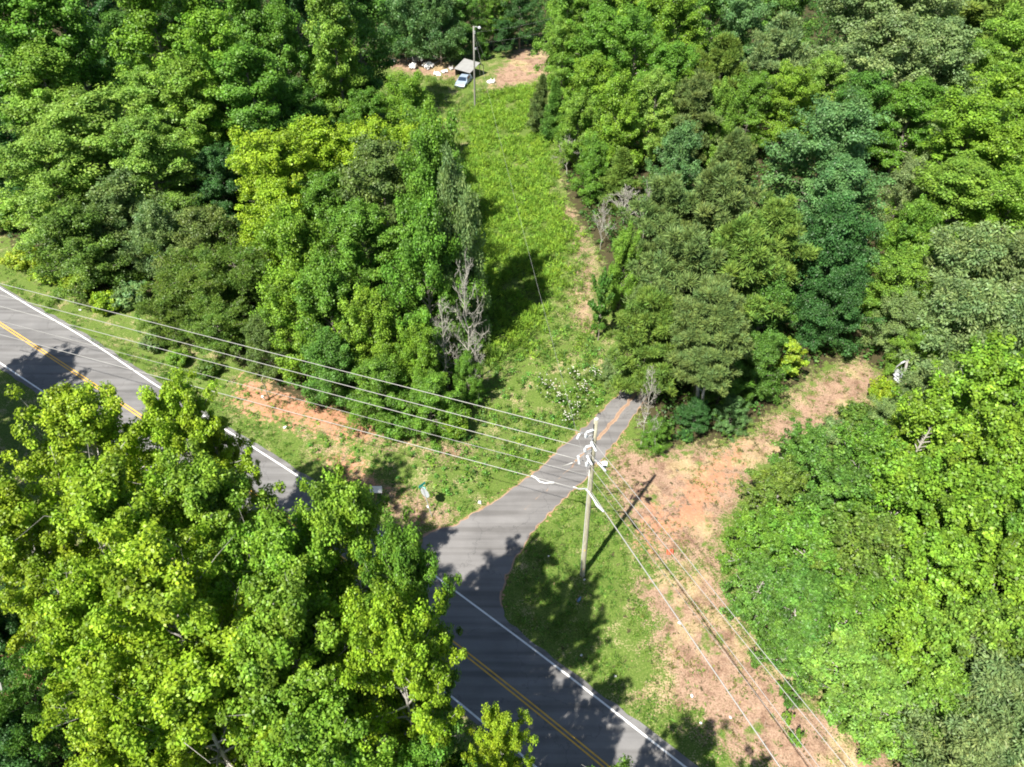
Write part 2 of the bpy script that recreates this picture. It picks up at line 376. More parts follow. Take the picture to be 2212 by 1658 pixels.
do = m.build('driveway', DRV); a = do.data.attributes.new('dirt', 'FLOAT', 'POINT'); a.data.foreach_set('value', np.array(dv, np.float32))
if do.data.polygons[0].normal.z < 0: do.data.flip_normals()
tag(do, kind='structure')

# ------------------------------------------------------------------ foliage
def leaves(rng, centers, radii, n, size, shape='leaf', flat=.75, outw=None, tvar=.22, yel=.25, upb=.5):
    """n leaf polygons around each clump centre"""
    K = len(centers); ci = np.repeat(np.arange(K), n); M = len(ci)
    d = rng.normal(size=(M, 3)); d /= np.linalg.norm(d, axis=1)[:, None]
    r = rng.rand(M)**.42; off = d*r[:, None]*radii[ci][:, None]; off[:, 2] *= flat
    pos = centers[ci]+off
    nrm = d*.55+np.array([0, 0, upb])+rng.normal(size=(M, 3))*.5
    if outw is not None: nrm += .35*outw[ci]
    nrm /= np.linalg.norm(nrm, axis=1)[:, None]
    t = np.cross(nrm, rng.normal(size=(M, 3))); t /= np.linalg.norm(t, axis=1)[:, None]; b = np.cross(nrm, t)
    s = size*rng.uniform(.65, 1.3, M)[:, None]
    if shape == 'leaf':     # a kite slightly folded at its tip
        Q = np.stack([pos-t*s*.55, pos+b*s*.42+t*s*.05, pos+t*s*.6-nrm*s*.18, pos-b*s*.42+t*s*.05], 1)
    elif shape == 'needle':
        dr = d*.8+np.array([0, 0, .45])+rng.normal(size=(M, 3))*.25; dr /= np.linalg.norm(dr, axis=1)[:, None]
        b = np.cross(dr, rng.normal(size=(M, 3))); b /= np.linalg.norm(b, axis=1)[:, None]
        Q = np.stack([pos-b*s*.12, pos+b*s*.12, pos+dr*s+b*s*.05, pos+dr*s-b*s*.05], 1)
    elif shape == 'frond':  # long narrow hanging leaf
        dr = d*.6+np.array([0, 0, -.25])+rng.normal(size=(M, 3))*.3; dr /= np.linalg.norm(dr, axis=1)[:, None]
        b = np.cross(dr, rng.normal(size=(M, 3))); b /= np.linalg.norm(b, axis=1)[:, None]
        Q = np.stack([pos-b*s*.1, pos+dr*s*.5-b*s*.2, pos+dr*s, pos+dr*s*.5+b*s*.2], 1)
    cl = 1+tvar*rng.normal(size=K)*.8; lf = 1+tvar*rng.normal(size=M)
    g = np.clip(cl[ci]*lf, .45, 1.9); y = np.clip(rng.normal(size=K)[ci]*.5+rng.normal(size=M)*.4, -1, 1.6)*yel
    tint = np.stack([g*(1+y*.9), g*(1+y*.22), g*(1-y*.35)], 1)
    return Q, tint
def profile(kind, u):
    if kind == 'oval': return max(.05, math.sin(math.pi*min(1, (u*.88+.14)))**.6)*1.0
    if kind == 'round': return max(.1, math.sqrt(max(0, 1-(max(0, u-.25)/.78)**2)))
    if kind == 'cone': return max(.06, (1-u)**.8)*min(1, .55+u*3)
    if kind == 'umbrella': return .75+.35*u if u < .8 else max(.25, 1.03-(u-.8)*3)
    return 1
def gen_tree(seed, h, R, cb, nb, prof, el0, el1, crad, nleaf, size, shape='leaf', flat=.75, sub=3, tvar=.2, yel=.2, droop=0., trunk_r=.2, barkm=None, mat=None, ntw=2, bare=0, upb=.5):
    rng = np.random.RandomState(seed); w = MB()
    lean = rng.normal(size=2)*.02*h; nseg = 9; top = .96*h
    tp = [np.array([lean[0]*(k/nseg)**1.5+rng.normal()*.05, lean[1]*(k/nseg)**1.5+rng.normal()*.05, top*k/nseg-(.4 if k == 0 else 0)]) for k in range(nseg+1)]
    tr = [trunk_r*(1.25 if k == 0 else 1)*(1-.9*k/nseg)+.015 for k in range(nseg+1)]
    w.tube(tp, tr, 8); cents = []; rads = []
    def tpt(z): 
        k = min(nseg-1, max(0, int(z/top*nseg))); f = z/top*nseg-k; return tp[k]*(1-f)+tp[k+1]*f
    for i in range(nb):
        u = (i+rng.rand())/nb; z = h*(cb+(1-cb)*u)*.93; az = i*2.39996+rng.normal()*.35
        L = R*profile(prof, u)*rng.uniform(.72, 1.12); el = math.radians(el0+(el1-el0)*u+rng.normal()*7)
        p = tpt(z); hd = np.array([math.cos(az), math.sin(az)]); npt = 6; pts = [p]
        for k in range(1, npt+1):
            e = el-droop*k/npt+rng.normal()*.08; a2 = az+rng.normal()*.12
            pts.append(pts[-1]+L/npt*np.array([math.cos(e)*math.cos(a2), math.cos(e)*math.sin(a2), math.sin(e)]))
        br = max(.02, tr[min(nseg, int(z/top*nseg))]*.45)
        w.tube(pts, [br*(1-.85*k/npt)+.008 for k in range(npt+1)], 5, False)
        for k in range(2, npt+1):
            if rng.rand() < bare: continue
            cents.append(pts[k]+rng.normal(size=3)*.12*crad); rads.append(crad*rng.uniform(.6, 1.15)*(1.0 if k < npt else .8))
        for s in range(sub):
            k = rng.randint(2, npt+1); q = pts[k]; a3 = az+rng.choice([-1, 1])*rng.uniform(.5, 1.2); e3 = el+rng.normal()*.35-droop*.5
            l3 = L*rng.uniform(.22, .45); dv = np.array([math.cos(e3)*math.cos(a3), math.cos(e3)*math.sin(a3), math.sin(e3)])
            w.tube([q, q+dv*l3*.5, q+dv*l3], [br*.4, br*.25, .008], 4, False)
            for f in np.linspace(.55, 1.05, ntw):
                if rng.rand() < bare: continue
                cents.append(q+dv*l3*f+rng.normal(size=3)*.1*crad); rads.append(crad*rng.uniform(.55, 1.05))
    cents.append(tp[-1]); rads.append(crad*.8)
    cents = np.array(cents); rads = np.array(rads); cen = np.array([lean[0]*.5, lean[1]*.5, h*(cb+.3*(1-cb))])
    ow = (cents-cen)/np.array([R, R, h*(1-cb)*.6]); ow /= np.linalg.norm(ow, axis=1)[:, None]+1e-6
    Q, t = leaves(rng, cents, rads, nleaf, size, shape, flat, ow, tvar, yel, upb)
    return quads_mesh('crown', Q, mat or LEAF, t), w.mesh('trunk', barkm or BARK), h, R
def gen_shrub(seed, h, R, nst, crad, nleaf, size, shape='leaf', mat=None, tvar=.2, yel=.25, barkm=None, flat=.85, bare=0):
    rng = np.random.RandomState(seed); w = MB(); cents = []; rads = []
    for i in range(nst):
        az = i*2.4+rng.normal()*.4; rr = R*math.sqrt((i+.5)/nst)*.9; hh = h*(1-.55*(rr/R)**2)*rng.uniform(.75, 1.05)
        b = np.array([math.cos(az), math.sin(az), 0])*rr*.25; e = np.array([math.cos(az)*rr, math.sin(az)*rr, hh]); mpt = (b+e)/2+np.array([0, 0, .15*hh])
        w.tube([b-np.array([0, 0, .15]), mpt, e], [.045, .03, .01], 5, False)
        for f in (.35, .6, .8, 1.0):
            if rng.rand() < bare: continue
            cents.append(b*(1-f)+e*f+rng.normal(size=3)*crad*.3); rads.append(crad*rng.uniform(.65, 1.15))
    cents = np.array(cents); rads = np.array(rads); cents[:, 2] = np.maximum(cents[:, 2], .25)
    ow = cents-np.array([0, 0, h*.3]); ow /= np.linalg.norm(ow, axis=1)[:, None]
    Q, t = leaves(rng, cents, rads, nleaf, size, shape, flat, ow, tvar, yel)
    return quads_mesh('foliage', Q, mat or LEAF, t), w.mesh('stems', barkm or BARK), h, R
def gen_dead(seed, h, R, nb, el0, el1, r0=.12):
    rng = np.random.RandomState(seed); w = MB(); nseg = 8
    tp = [np.array([rng.normal()*.08*k**.5, rng.normal()*.08*k**.5, h*k/nseg-(.3 if k == 0 else 0)]) for k in range(nseg+1)]
    w.tube(tp, [r0*(1-.88*k/nseg)+.02 for k in range(nseg+1)], 7)
    b = MB()
    def limb(p, d, L, r, lv):
        pts = [p]; dd = d.copy()
        for k in range(5):
            dd = dd+rng.normal(size=3)*.16+np.array([0, 0, .06]); dd /= np.linalg.norm(dd); pts.append(pts[-1]+dd*L/5)
        b.tube(pts, [r*(1-.85*k/5)+.006 for k in range(6)], 5 if lv == 0 else 4, False)
        if lv < 2:
            for _ in range(7 if lv == 0 else 6):
                k = rng.randint(1, 6); q = dd+rng.normal(size=3)*.75; q /= np.linalg.norm(q); limb(pts[k], q, L*rng.uniform(.3, .55), r*.5, lv+1)
    for i in range(nb):
        u = (i+.5)/nb; z = h*(.2+.78*u); k = min(nseg-1, int(z/h*nseg)); az = i*2.4+rng.normal()*.3; e = math.radians(el0+(el1-el0)*u)
        limb(tp[k]+(tp[k+1]-tp[k])*(z/h*nseg-k), np.array([math.cos(e)*math.cos(az), math.cos(e)*math.sin(az), math.sin(e)]), R*(1.05-.6*u)*rng.uniform(.7, 1.1), r0*.38, 0)
    return b.mesh('branches', DEADWOOD), w.mesh('trunk', DEADWOOD), h, R

PROTO = {
 # big near trees: loose, upright, star-shaped leaves
 'gum': [gen_tree(11+i, 19, 4.6, .40, 46, 'oval', 0, 60, .62, 120, .165, sub=5, tvar=.2, yel=.14, trunk_r=.24, bare=.2, barkm=PALEBARK) for i in range(3)],
 'oak': [gen_tree(31+i, 15, 5.2, .22, 42, 'round', 0, 60, 1.0, 100, .205, sub=4, tvar=.18, yel=.1, trunk_r=.25, flat=.6, bare=.08) for i in range(3)],
 'tall': [gen_tree(51+i, 21, 4.6, .2, 46, 'oval', 5, 55, 1.1, 90, .24, sub=3, tvar=.18, yel=.1, trunk_r=.24, flat=.65, bare=.08) for i in range(3)],
 'dense': [gen_tree(71+i, 9, 4.2, .10, 40, 'round', 2, 62, .78, 100, .165, sub=4, tvar=.2, yel=.12, trunk_r=.16, bare=.04) for i in range(3)],
 'thick': [gen_tree(81+i, 9, 4.2, .10, 40, 'round', 2, 62, .66, 62, .215, sub=4, tvar=.24, yel=.14, trunk_r=.16, bare=.16, barkm=PALEBARK) for i in range(4)],
 'pine': [gen_tree(91+i, 14, 3.4, .18, 44, 'oval', -5, 45, .55, 95, .36, 'needle', .8, 4, .16, .18, trunk_r=.19, mat=NEEDLE, bare=.08) for i in range(2)],
 'cedar': [gen_tree(101+i, 8, 2.0, .05, 60, 'cone', 15, 60, .34, 80, .22, 'needle', .9, 3, .15, .15, trunk_r=.12, mat=NEEDLE) for i in range(2)],
 'willow': [gen_tree(111+i, 10, 4.0, .08, 44, 'round', 15, 70, .6, 80, .30, 'frond', .9, 4, .16, .15, trunk_r=.15, bare=.03) for i in range(2)],
 'mimosa': [gen_tree(121, 7, 3.6, .25, 30, 'umbrella', 15, 35, .55, 95, .20, 'frond', .28, 4, .14, .15, trunk_r=.12, droop=.3, upb=1.2)],
 'shrub': [gen_shrub(131+i, 2.6, 1.9, 26, .42, 75, .16) for i in range(3)],
 'weed': [gen_shrub(141+i, 1.3, .9, 9, .20, 60, .11, yel=.2, bare=.25) for i in range(4)],
 'dead': [gen_dead(151+i, 9, 3.0, 16, 10, 55) for i in range(2)],
 'brush': [gen_dead(161, 4, 2.2, 18, 30, 70, .06)],
 'sapling': [gen_tree(171, 5, 1.6, .2, 22, 'oval', 10, 60, .32, 55, .17, sub=2, trunk_r=.07)],
}
NAMES = {'gum': 'broadleaf_tree', 'thick': 'broadleaf_tree', 'oak': 'broadleaf_tree', 'tall': 'broadleaf_tree', 'dense': 'broadleaf_tree', 'pine': 'pine_tree', 'cedar': 'cedar_tree',
         'willow': 'willow_like_tree', 'mimosa': 'mimosa_tree', 'shrub': 'shrub', 'weed': 'leafy_weed', 'dead': 'dead_tree', 'brush': 'bare_brush', 'sapling': 'sapling'}
CATS = {'pine': 'pine tree', 'cedar': 'cedar tree', 'shrub': 'shrub', 'weed': 'weed', 'brush': 'shrub', 'dead': 'dead tree', 'sapling': 'sapling'}
# leaf base colours
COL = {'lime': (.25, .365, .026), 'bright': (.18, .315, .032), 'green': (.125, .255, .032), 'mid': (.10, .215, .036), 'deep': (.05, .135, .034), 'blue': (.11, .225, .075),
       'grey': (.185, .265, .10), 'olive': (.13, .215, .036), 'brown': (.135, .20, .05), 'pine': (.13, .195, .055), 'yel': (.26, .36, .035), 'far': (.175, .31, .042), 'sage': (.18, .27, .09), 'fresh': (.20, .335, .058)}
cnt = [0]
def plant(kind, cx, cy, r, h, col, label, frac=None, group=None):
    """crown centre seen at (cx,cy) of the 2212 px frame, crown half width r px, height h m"""
    i = cnt[0]; cnt[0] += 1; P_ = PROTO[kind]; cm, tm, ph, pR = P_[i % len(P_)]
    fr = frac if frac is not None else {'shrub': .5, 'weed': .5, 'brush': .5, 'gum': .72, 'tall': .64, 'dead': .6}.get(kind, .6)
    g = ground(cx, cy, h*fr); dist = math.sqrt(g[0]**2+g[1]**2+(CAM_H-h*fr)**2)
    R = r*dist/FPX; rg = random.Random(i*7+1); z = float(zat(g[0], g[1]))
    e = empty(NAMES[kind], (g[0], g[1], z), rg.uniform(0, 6.28), (R/pR/1.06, R/pR/1.06, h/ph))
    tag(e, label, CATS.get(kind, 'tree'), group)
    if kind in ('dead', 'brush'): names = ('branches', 'trunk')
    elif kind in ('shrub', 'weed'): names = ('foliage', 'stems')
    else: names = ('crown', 'trunk')
    for nm, mesh in zip(names, (cm, tm)):
        o = bpy.data.objects.new(nm, mesh); C.objects.link(o); o.parent = e
        c = COL[col]; k = rg.uniform(.93, 1.08); o.color = (c[0]*k*rg.uniform(.94, 1.06), c[1]*k, c[2]*k, 1)
    return e
# ------------------------------------------------------------------ trees, shrubs and brush (kind, crown centre x, y, half width, height, colour, label)
FG = 'tall bright trees beside the road in front'
TL = 'woodland trees left of the clearing'; TR = 'woodland trees right of the clearing'; RT = 'leafy thicket on the right'; SH = 'shrubs along the road verge'
T = [
 # foreground crowns between the camera and the road
 ('gum', 205, 1015, 128, 20, 'lime', 'yellow-green leafy crown covering the road, left one of the two highest tops', FG),
 ('gum', 408, 985, 105, 20, 'lime', 'yellow-green leafy crown poking over the far white edge line, right of the leftmost top', FG),
 ('gum', 80, 1215, 128, 20, 'lime', 'sunlit spreading crown reaching the left border beside the dark gap', FG),
 ('gum', 280, 1190, 160, 21, 'lime', 'broad yellow-green crown in the middle of the left roadside group, with bare grey twigs', FG),
 ('gum', 470, 1180, 140, 20, 'bright', 'full leafy crown left of the visible double yellow line', FG),
 ('gum', 770, 1215, 125, 23, 'bright', 'darker green pointed crown nearest the side road junction', FG),
 ('gum', 630, 1310, 145, 22, 'bright', 'deep green crown behind the bright round one at the lane edge', FG),
 ('gum', 890, 1340, 98, 23, 'green', 'green outer crown spilling over the road shadow below the junction', FG),
 ('gum', 875, 1480, 125, 23, 'lime', 'bright rounded crown directly beside the near white line', FG),
 ('gum', 420, 1390, 180, 23, 'lime', 'largest sunlit crown in the lower left with pale broken branches', FG),
 ('gum', 240, 1425, 122, 20, 'lime', 'yellow-green crown standing over the pink-flowered mimosa', FG),
 ('gum', 640, 1470, 160, 22, 'bright', 'leafy crown between the largest one and the round one beside the line', FG),
 ('gum', 440, 1590, 170, 20, 'lime', 'yellow-green crown at the bottom border, just right of the lower left corner', FG),
 ('gum', 285, 1650, 118, 19, 'lime', 'bright crown filling the lower left corner', FG),
 ('gum', 720, 1640, 150, 19, 'bright', 'mixed dark and bright crown at the bottom border below the round crown', FG),
 ('gum', 940, 1680, 100, 15, 'green', 'shaded green crown at the bottom border next to the road', FG),
 ('gum', 1080, 1640, 68, 17, 'lime', 'small slender crown with reddish tips overlapping the near white line at the bottom', FG),
 ('gum', 480, 1010, 62, 17, 'lime', 'slim light crown ending just at the grass beyond the road', FG),
 ('mimosa', 95, 1530, 80, 8, 'mid', 'feathery mimosa with pink blossoms in the lower left', None),
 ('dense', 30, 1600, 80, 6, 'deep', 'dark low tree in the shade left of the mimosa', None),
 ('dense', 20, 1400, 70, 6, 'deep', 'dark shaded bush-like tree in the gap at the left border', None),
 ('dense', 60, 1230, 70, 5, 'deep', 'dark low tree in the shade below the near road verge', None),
 # band along the road, left half
 ('shrub', 50, 560, 40, 2.4, 'yel', 'yellow-green shrub at the left end of the wood edge, above the grass verge', SH),
 ('shrub', 110, 590, 36, 2.2, 'yel', 'low lime shrub second along the wood edge from the left', SH),
 ('shrub', 165, 618, 34, 2.3, 'yel', 'lime shrub right of the narrow grass corner, below the olive tree', SH),
 ('shrub', 230, 655, 34, 2.4, 'lime', 'light shrub under the flat olive crown by the verge', SH),
 ('shrub', 285, 645, 38, 2.6, 'sage', 'pale sage shrub where the upper wires cross the wood edge', SH),
 ('shrub', 20, 470, 45, 3, 'far', 'green shrub at the left border above the grass', SH),
 ('dense', 165, 530, 82, 8, 'olive', 'dark olive round tree at the wood edge over the lime shrubs', TL),
 ('willow', 265, 480, 85, 9, 'sage', 'dusty grey-green willowy tree near the left wood edge', TL),
 ('willow', 345, 520, 60, 8, 'grey', 'slim grey-green willowy tree right of the dusty one', TL),
 ('dense', 450, 535, 78, 8, 'brown', 'brownish tree with dull tips behind the flat olive crown', TL),
 ('mimosa', 420, 640, 88, 7, 'olive', 'flat-topped olive feathery tree at the wood edge above the wires', TL),
 ('mimosa', 515, 610, 85, 7.5, 'olive', 'second flat olive feathery tree, touching the green vine-clad tree', TL),
 ('mimosa', 470, 720, 75, 5.5, 'olive', 'low olive feathery tree nearest the wires', TL),
 ('mimosa', 370, 690, 58, 5.0, 'olive', 'small olive feathery tree left of the one nearest the wires', TL),
 ('shrub', 330, 740, 30, 1.8, 'sage', 'small dusty shrub on the verge under the first wire', SH),
 ('shrub', 385, 775, 26, 1.6, 'far', 'low green clump on the verge beside the red rut', SH),
 ('shrub', 450, 800, 28, 1.7, 'olive', 'dull green clump on the verge left of the clay patch', SH),
 ('dense', 575, 755, 52, 6, 'brown', 'dull olive small tree standing behind the white marker post', TL),
 ('dense', 660, 600, 95, 12, 'bright', 'glossy green vine-clad tree left of the dark brown crown', TL),
 ('dense', 640, 705, 85, 9, 'bright', 'green leafy tree above the clay bank', TL),
 ('dense', 720, 690, 95, 11, 'green', 'mid green leafy tree in the middle of the roadside clump', TL),
 ('oak', 790, 570, 95, 13, 'green', 'dark green rounded crown in the centre of the left wood', TL),
 ('oak', 835, 455, 108, 16, 'brown', 'broad brownish-green round crown near the clearing edge', TL),
 ('willow', 985, 555, 70, 17, 'grey', 'pale grey-green crown overhanging the clearing shadow', TL),
 ('dense', 925, 615, 90, 15, 'green', 'green crown beside the bleached dead tree', TL),
 ('dense', 800, 740, 80, 9, 'bright', 'sunny green crown above the two middle wires', TL),
 ('dense', 720, 800, 75, 7, 'mid', 'leafy tree crossed by the wires over the clay bank', TL),
 ('dense', 820, 850, 70, 6, 'green', 'low green tree crossed by the lowest wires', TL),
 ('dense', 905, 790, 56, 7, 'bright', 'light green small tree in front of the dead trees', TL),
 ('dense', 1010, 820, 38, 5, 'green', 'small green tree with a broken pale branch at the clump tip', TL),
 ('dense', 930, 880, 66, 5, 'green', 'low leafy tree at the lower tip of the roadside clump', TL),
 ('shrub', 860, 925, 42, 2.6, 'green', 'green shrub under the low leafy tree on the bank', SH),
 ('shrub', 985, 925, 34, 2.4, 'bright', 'light green shrub in the hollow behind the side road', SH),
 ('dead', 1008, 690, 48, 13, 'grey', 'bleached bare dead tree with dense white branches beside the clearing shadow', 'dead trees at the clump tip'),
 ('dead', 960, 740, 40, 9, 'grey', 'bare grey dead tree just left of the whitest one', 'dead trees at the clump tip'),
 ('dead', 1030, 790, 34, 7, 'grey', 'short bare dead tree with a curved pale bough over the slope', 'dead trees at the clump tip'),
 ('brush', 855, 740, 20, 4.5, 'grey', 'forked pale snag in the dark hollow left of the dead trees', None),
 # left wood, upper
 ('oak', 200, 330, 120, 14, 'fresh', 'large light green rounded crown in the left wood', TL),
 ('oak', 115, 400, 92, 12, 'fresh', 'light green crown below the large rounded one at left', TL),
 ('oak', 330, 370, 92, 13, 'fresh', 'bright green crown right of the large light one', TL),
 ('cedar', 215, 225, 34, 10, 'mid', 'dark spiky cedar standing above the large light crown', TL),
 ('cedar', 260, 210, 34, 10, 'olive', 'olive spiky cedar, right of the dark spiky one', TL),
 ('cedar', 310, 220, 30, 9, 'mid', 'small spiky cedar at the end of the cedar row', TL),
 ('oak', 345, 255, 70, 13, 'fresh', 'fresh green crown next to the cedar row', TL),
 ('tall', 420, 240, 75, 17, 'far', 'tall light green crown, second right of the cedar row', TL),
 ('tall', 545, 215, 85, 19, 'green', 'tall green tree with drooping lit boughs in the upper left', TL),
 ('tall', 60, 110, 88, 24, 'green', 'tall lit tree at the upper left corner', TL),
 ('tall', 150, 100, 72, 24, 'green', 'tall green tree second from the upper left corner', TL),
 ('tall', 110, 215, 75, 18, 'far', 'leafy crown below the two corner trees', TL),
 ('oak', 10, 250, 60, 12, 'mid', 'shaded green crown at the left border above the tree gap', TL),
 ('dense', 15, 350, 55, 10, 'deep', 'dark crown at the left border in the tree gap', TL),
 ('tall', 215, 50, 55, 20, 'deep', 'dark blue-green crown behind the corner trees', TL),
 ('tall', 275, 110, 50, 16, 'mid', 'dull green crown in the dark hollow at upper left', TL),
 ('tall', 345, 90, 78, 24, 'bright', 'tall bright tree with layered boughs along the top left', TL),
 ('tall', 440, 70, 72, 24, 'green', 'tall green tree right of the bright layered one at the top', TL),
 ('tall', 470, 160, 72, 22, 'bright', 'lit crown between the top row and the drooping tree', TL),
 ('tall', 555, 90, 62, 23, 'green', 'green tree at the top with a grey trunk showing', TL),
 ('tall', 620, 130, 55, 20, 'green', 'slim green tree right of the grey trunk', TL),
 ('oak', 640, 40, 70, 18, 'deep', 'dark green crown against the top border, left of centre', TL),
 ('tall', 722, 80, 62, 24, 'far', 'open crowned tree with a long pale trunk, left of the rubbish pile', TL),
 ('oak', 745, 165, 48, 13, 'far', 'light green crown next to the pale trunk', TL),
 ('oak', 700, 195, 48, 13, 'green', 'green crown under the pale-trunked tree', TL),
 ('oak', 630, 260, 60, 11, 'mid', 'shaded crown in the hollow behind the yellow-green trees', TL),
 ('dense', 475, 400, 58, 8, 'deep', 'dark blue-green crown in the deep gap of the left wood', TL),
 ('dense', 540, 370, 50, 6, 'mid', 'low shaded crown beside the bare grey boughs', TL),
 ('brush', 505, 345, 26, 5, 'grey', 'bare grey boughs sticking out of the dark gap', None),
 ('dense', 690, 300, 48, 8, 'mid', 'small crown in the shade behind the clearing corner', TL),
 ('oak', 795, 275, 55, 11, 'green', 'green crown at the upper end of the wood by the clearing', TL),
 ('oak', 885, 265, 60, 12, 'bright', 'bright rounded crown left of the upper clearing', TL),
 ('oak', 905, 325, 65, 11, 'green', 'green crown leaning over the clearing edge, below the bright rounded one', TL),
 ('oak', 830, 345, 50, 9, 'green', 'green crown between the upper clearing trees and the lime ones', TL),
 ('oak', 600, 425, 100, 14, 'lime', 'lime-green crown left of the yellow row', TL),
 ('oak', 690, 385, 92, 14, 'lime', 'lime-green pointed crown in the middle of the yellow-green row', TL),
 ('oak', 800, 385, 88, 13.5, 'lime', 'yellow-green crown at the back of the brown round one', TL),
 ('oak', 905, 390, 88, 13.5, 'lime', 'yellow-green crown at the clearing edge', TL),
 ('oak', 610, 500, 80, 12, 'lime', 'yellow-green crown above the glossy vine-clad tree', TL),
 ('oak', 710, 490, 72, 12, 'green', 'green crown between the lime and the brown crowns', TL),
 ('oak', 945, 485, 82, 20, 'green', 'mid green crown at the clearing edge beside the brown round one', TL),
 # behind the far pole
 ('tall', 765, 15, 74, 26, 'mid', 'mid green tree above the rubbish pile at the top', TL),
 ('willow', 868, 28, 55, 14, 'blue', 'soft blue-green tree above the rubbish pile', TL),
 ('willow', 948, 50, 50, 12, 'blue', 'soft blue-green tree left of the distant pole', TL),
 ('oak', 915, -5, 60, 14, 'mid', 'crown at the top border behind the soft blue-green trees', TL),
 ('oak', 1000, 45, 45, 11, 'mid', 'dark crown right behind the top of the distant pole', TL),
 ('oak', 1065, 26, 36, 11, 'green', 'lit hanging crown right of the distant pole', TL),
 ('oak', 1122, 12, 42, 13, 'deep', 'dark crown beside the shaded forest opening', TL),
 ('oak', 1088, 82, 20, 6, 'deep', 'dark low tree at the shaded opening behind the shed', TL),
 ('cedar', 1046, 98, 12, 4.5, 'mid', 'small conifer behind the shed', TL),
 # right wood
 ('oak', 1215, 60, 48, 17, 'far', 'light crown at the right edge of the forest opening', TR),
 ('oak', 1215, 130, 42, 13, 'far', 'light green crown overhanging the dirt track', TR),
 ('oak', 1285, 40, 65, 18, 'green', 'green crown at the top border right of the opening', TR),
 ('oak', 1290, 120, 65, 15, 'green', 'lush green crown a step right of the dirt track', TR),
 ('oak', 1375, 60, 68, 18, 'bright', 'sunlit lush crown near the top border, centre right', TR),
 ('oak', 1370, 140, 65, 15, 'green', 'lush green crown below the sunlit one, centre right', TR),
 ('oak', 1450, 90, 65, 16, 'bright', 'lush crown at the top, second right of the sunlit one', TR),
 ('cedar', 1165, 215, 28, 9, 'pine', 'dark cedar at the right edge of the upper clearing', TR),
 ('cedar', 1200, 230, 32, 9, 'mid', 'cedar just right of the one at the clearing edge', TR),
 ('oak', 1280, 210, 60, 12, 'bright', 'bright crown above the cedars', TR),
 ('dense', 1250, 290, 52, 9, 'far', 'light green leafy crown below the cedars', TR),
 ('dense', 1330, 270, 66, 11, 'bright', 'bright rounded crown left of the small yellow one', TR),
 ('oak', 1410, 250, 52, 12, 'fresh', 'small pale-tipped crown in the right wood', TR),
 ('oak', 1440, 190, 60, 13, 'green', 'green crown in the dark hollow of the right wood', TR),
 ('cedar', 1345, 375, 52, 8, 'olive', 'mossy green soft round conifer above the grey brush', TR),
 ('dense', 1460, 370, 58, 10, 'blue', 'glossy blue-green crown left of the big conifers', TR),
 ('dense', 1280, 370, 42, 7, 'green', 'leafy small tree at the clearing edge above the grey vines', TR),
 ('brush', 1225, 345, 30, 4.5, 'grey', 'tangle of grey bare vines at the clearing edge', 'grey bare brush'),
 ('brush', 1350, 455, 45, 4, 'grey', 'wide tangle of grey bare branches among the conifers', 'grey bare brush'),
 ('brush', 1300, 505, 26, 5, 'grey', 'bare grey brush beside the sandy path', 'grey bare brush'),
 ('brush', 1395, 470, 30, 6, 'grey', 'bare grey brush in front of the mossy conifer', 'grey bare brush'),
 ('oak', 1530, 50, 60, 18, 'mid', 'dark green crown near the top border, right of centre', TR),
 ('oak', 1600, 90, 60, 16, 'blue', 'blue-green crown left of the long grey-green one', TR),
 ('pine', 1555, 170, 52, 15, 'olive', 'olive pine with bare dead twigs in the right wood', TR),
 ('pine', 1500, 250, 52, 13, 'pine', 'dull olive pine lower left of the twiggy pine', TR),
 ('dense', 1550, 280, 45, 10, 'far', 'light green crown between the two olive pines and the blue-green giant', TR),
 ('oak', 1690, 40, 62, 17, 'mid', 'mid green crown at the top border, left of the pale oak', TR),
 ('pine', 1680, 130, 55, 16, 'grey', 'grey-green pine between the wood and the pale oak', TR),
 ('oak', 1620, 240, 52, 11, 'green', 'green crown above the blue-green giant, left side', TR),
 ('oak', 1700, 240, 58, 12, 'bright', 'bright green crown above the blue-green giant', TR),
 ('oak', 1770, 210, 55, 12, 'fresh', 'fresh green crown right above the blue-green giant', TR),
 ('oak', 1850, 60, 95, 19, 'grey', 'pale grey-green oak crown near the top border', TR),
 ('oak', 1960, 70, 90, 19, 'grey', 'pale grey-green oak crown at the top, right one of two', TR),
 ('oak', 1900, 170, 95, 17, 'grey', 'large pale oak crown with grey limbs showing', TR),
 ('oak', 2010, 170, 85, 16, 'grey', 'pale oak crown right of the grey limbs', TR),
 ('oak', 1850, 260, 62, 12, 'mid', 'shaded crown under the pale oaks', TR),
 ('oak', 1960, 270, 70, 12, 'green', 'darker crown in the shade right under the pale oaks', TR),
 ('pine', 2130, 50, 85, 17, 'olive', 'flat layered olive pine in the upper right corner', TR),
 ('oak', 2180, 140, 75, 15, 'far', 'light green crown at the right border below the corner pine', TR),
 ('oak', 2090, 190, 60, 13, 'far', 'green crown between the pale oaks and the right border', TR),
 ('oak', 2170, 260, 85, 14, 'bright', 'bright crown at the right border in the upper quarter', TR),
 ('oak', 2080, 330, 95, 13, 'bright', 'bright green crown with glinting leaves, upper right', TR),
 ('oak', 2180, 380, 85, 13, 'bright', 'bright green crown at the right border above the grey pine', TR),
 ('oak', 2060, 450, 100, 12, 'far', 'wide light crown right of the dark vertical gap', TR),
 ('oak', 2170, 480, 80, 11, 'bright', 'leafy crown at the right border touching the wide light crown', TR),
 ('dense', 1945, 430, 45, 9, 'grey', 'dull rounded crown on the shoulder of the blue-green giant', TR),
 ('dense', 1960, 520, 55, 8, 'green', 'green crown beside the dark gap with bare soil', TR),
 ('oak', 1770, 360, 105, 15, 'blue', 'giant blue-green rounded crown', TR),
 ('oak', 1800, 460, 92, 13, 'blue', 'blue-green crown joined to the lower side of the giant', TR),
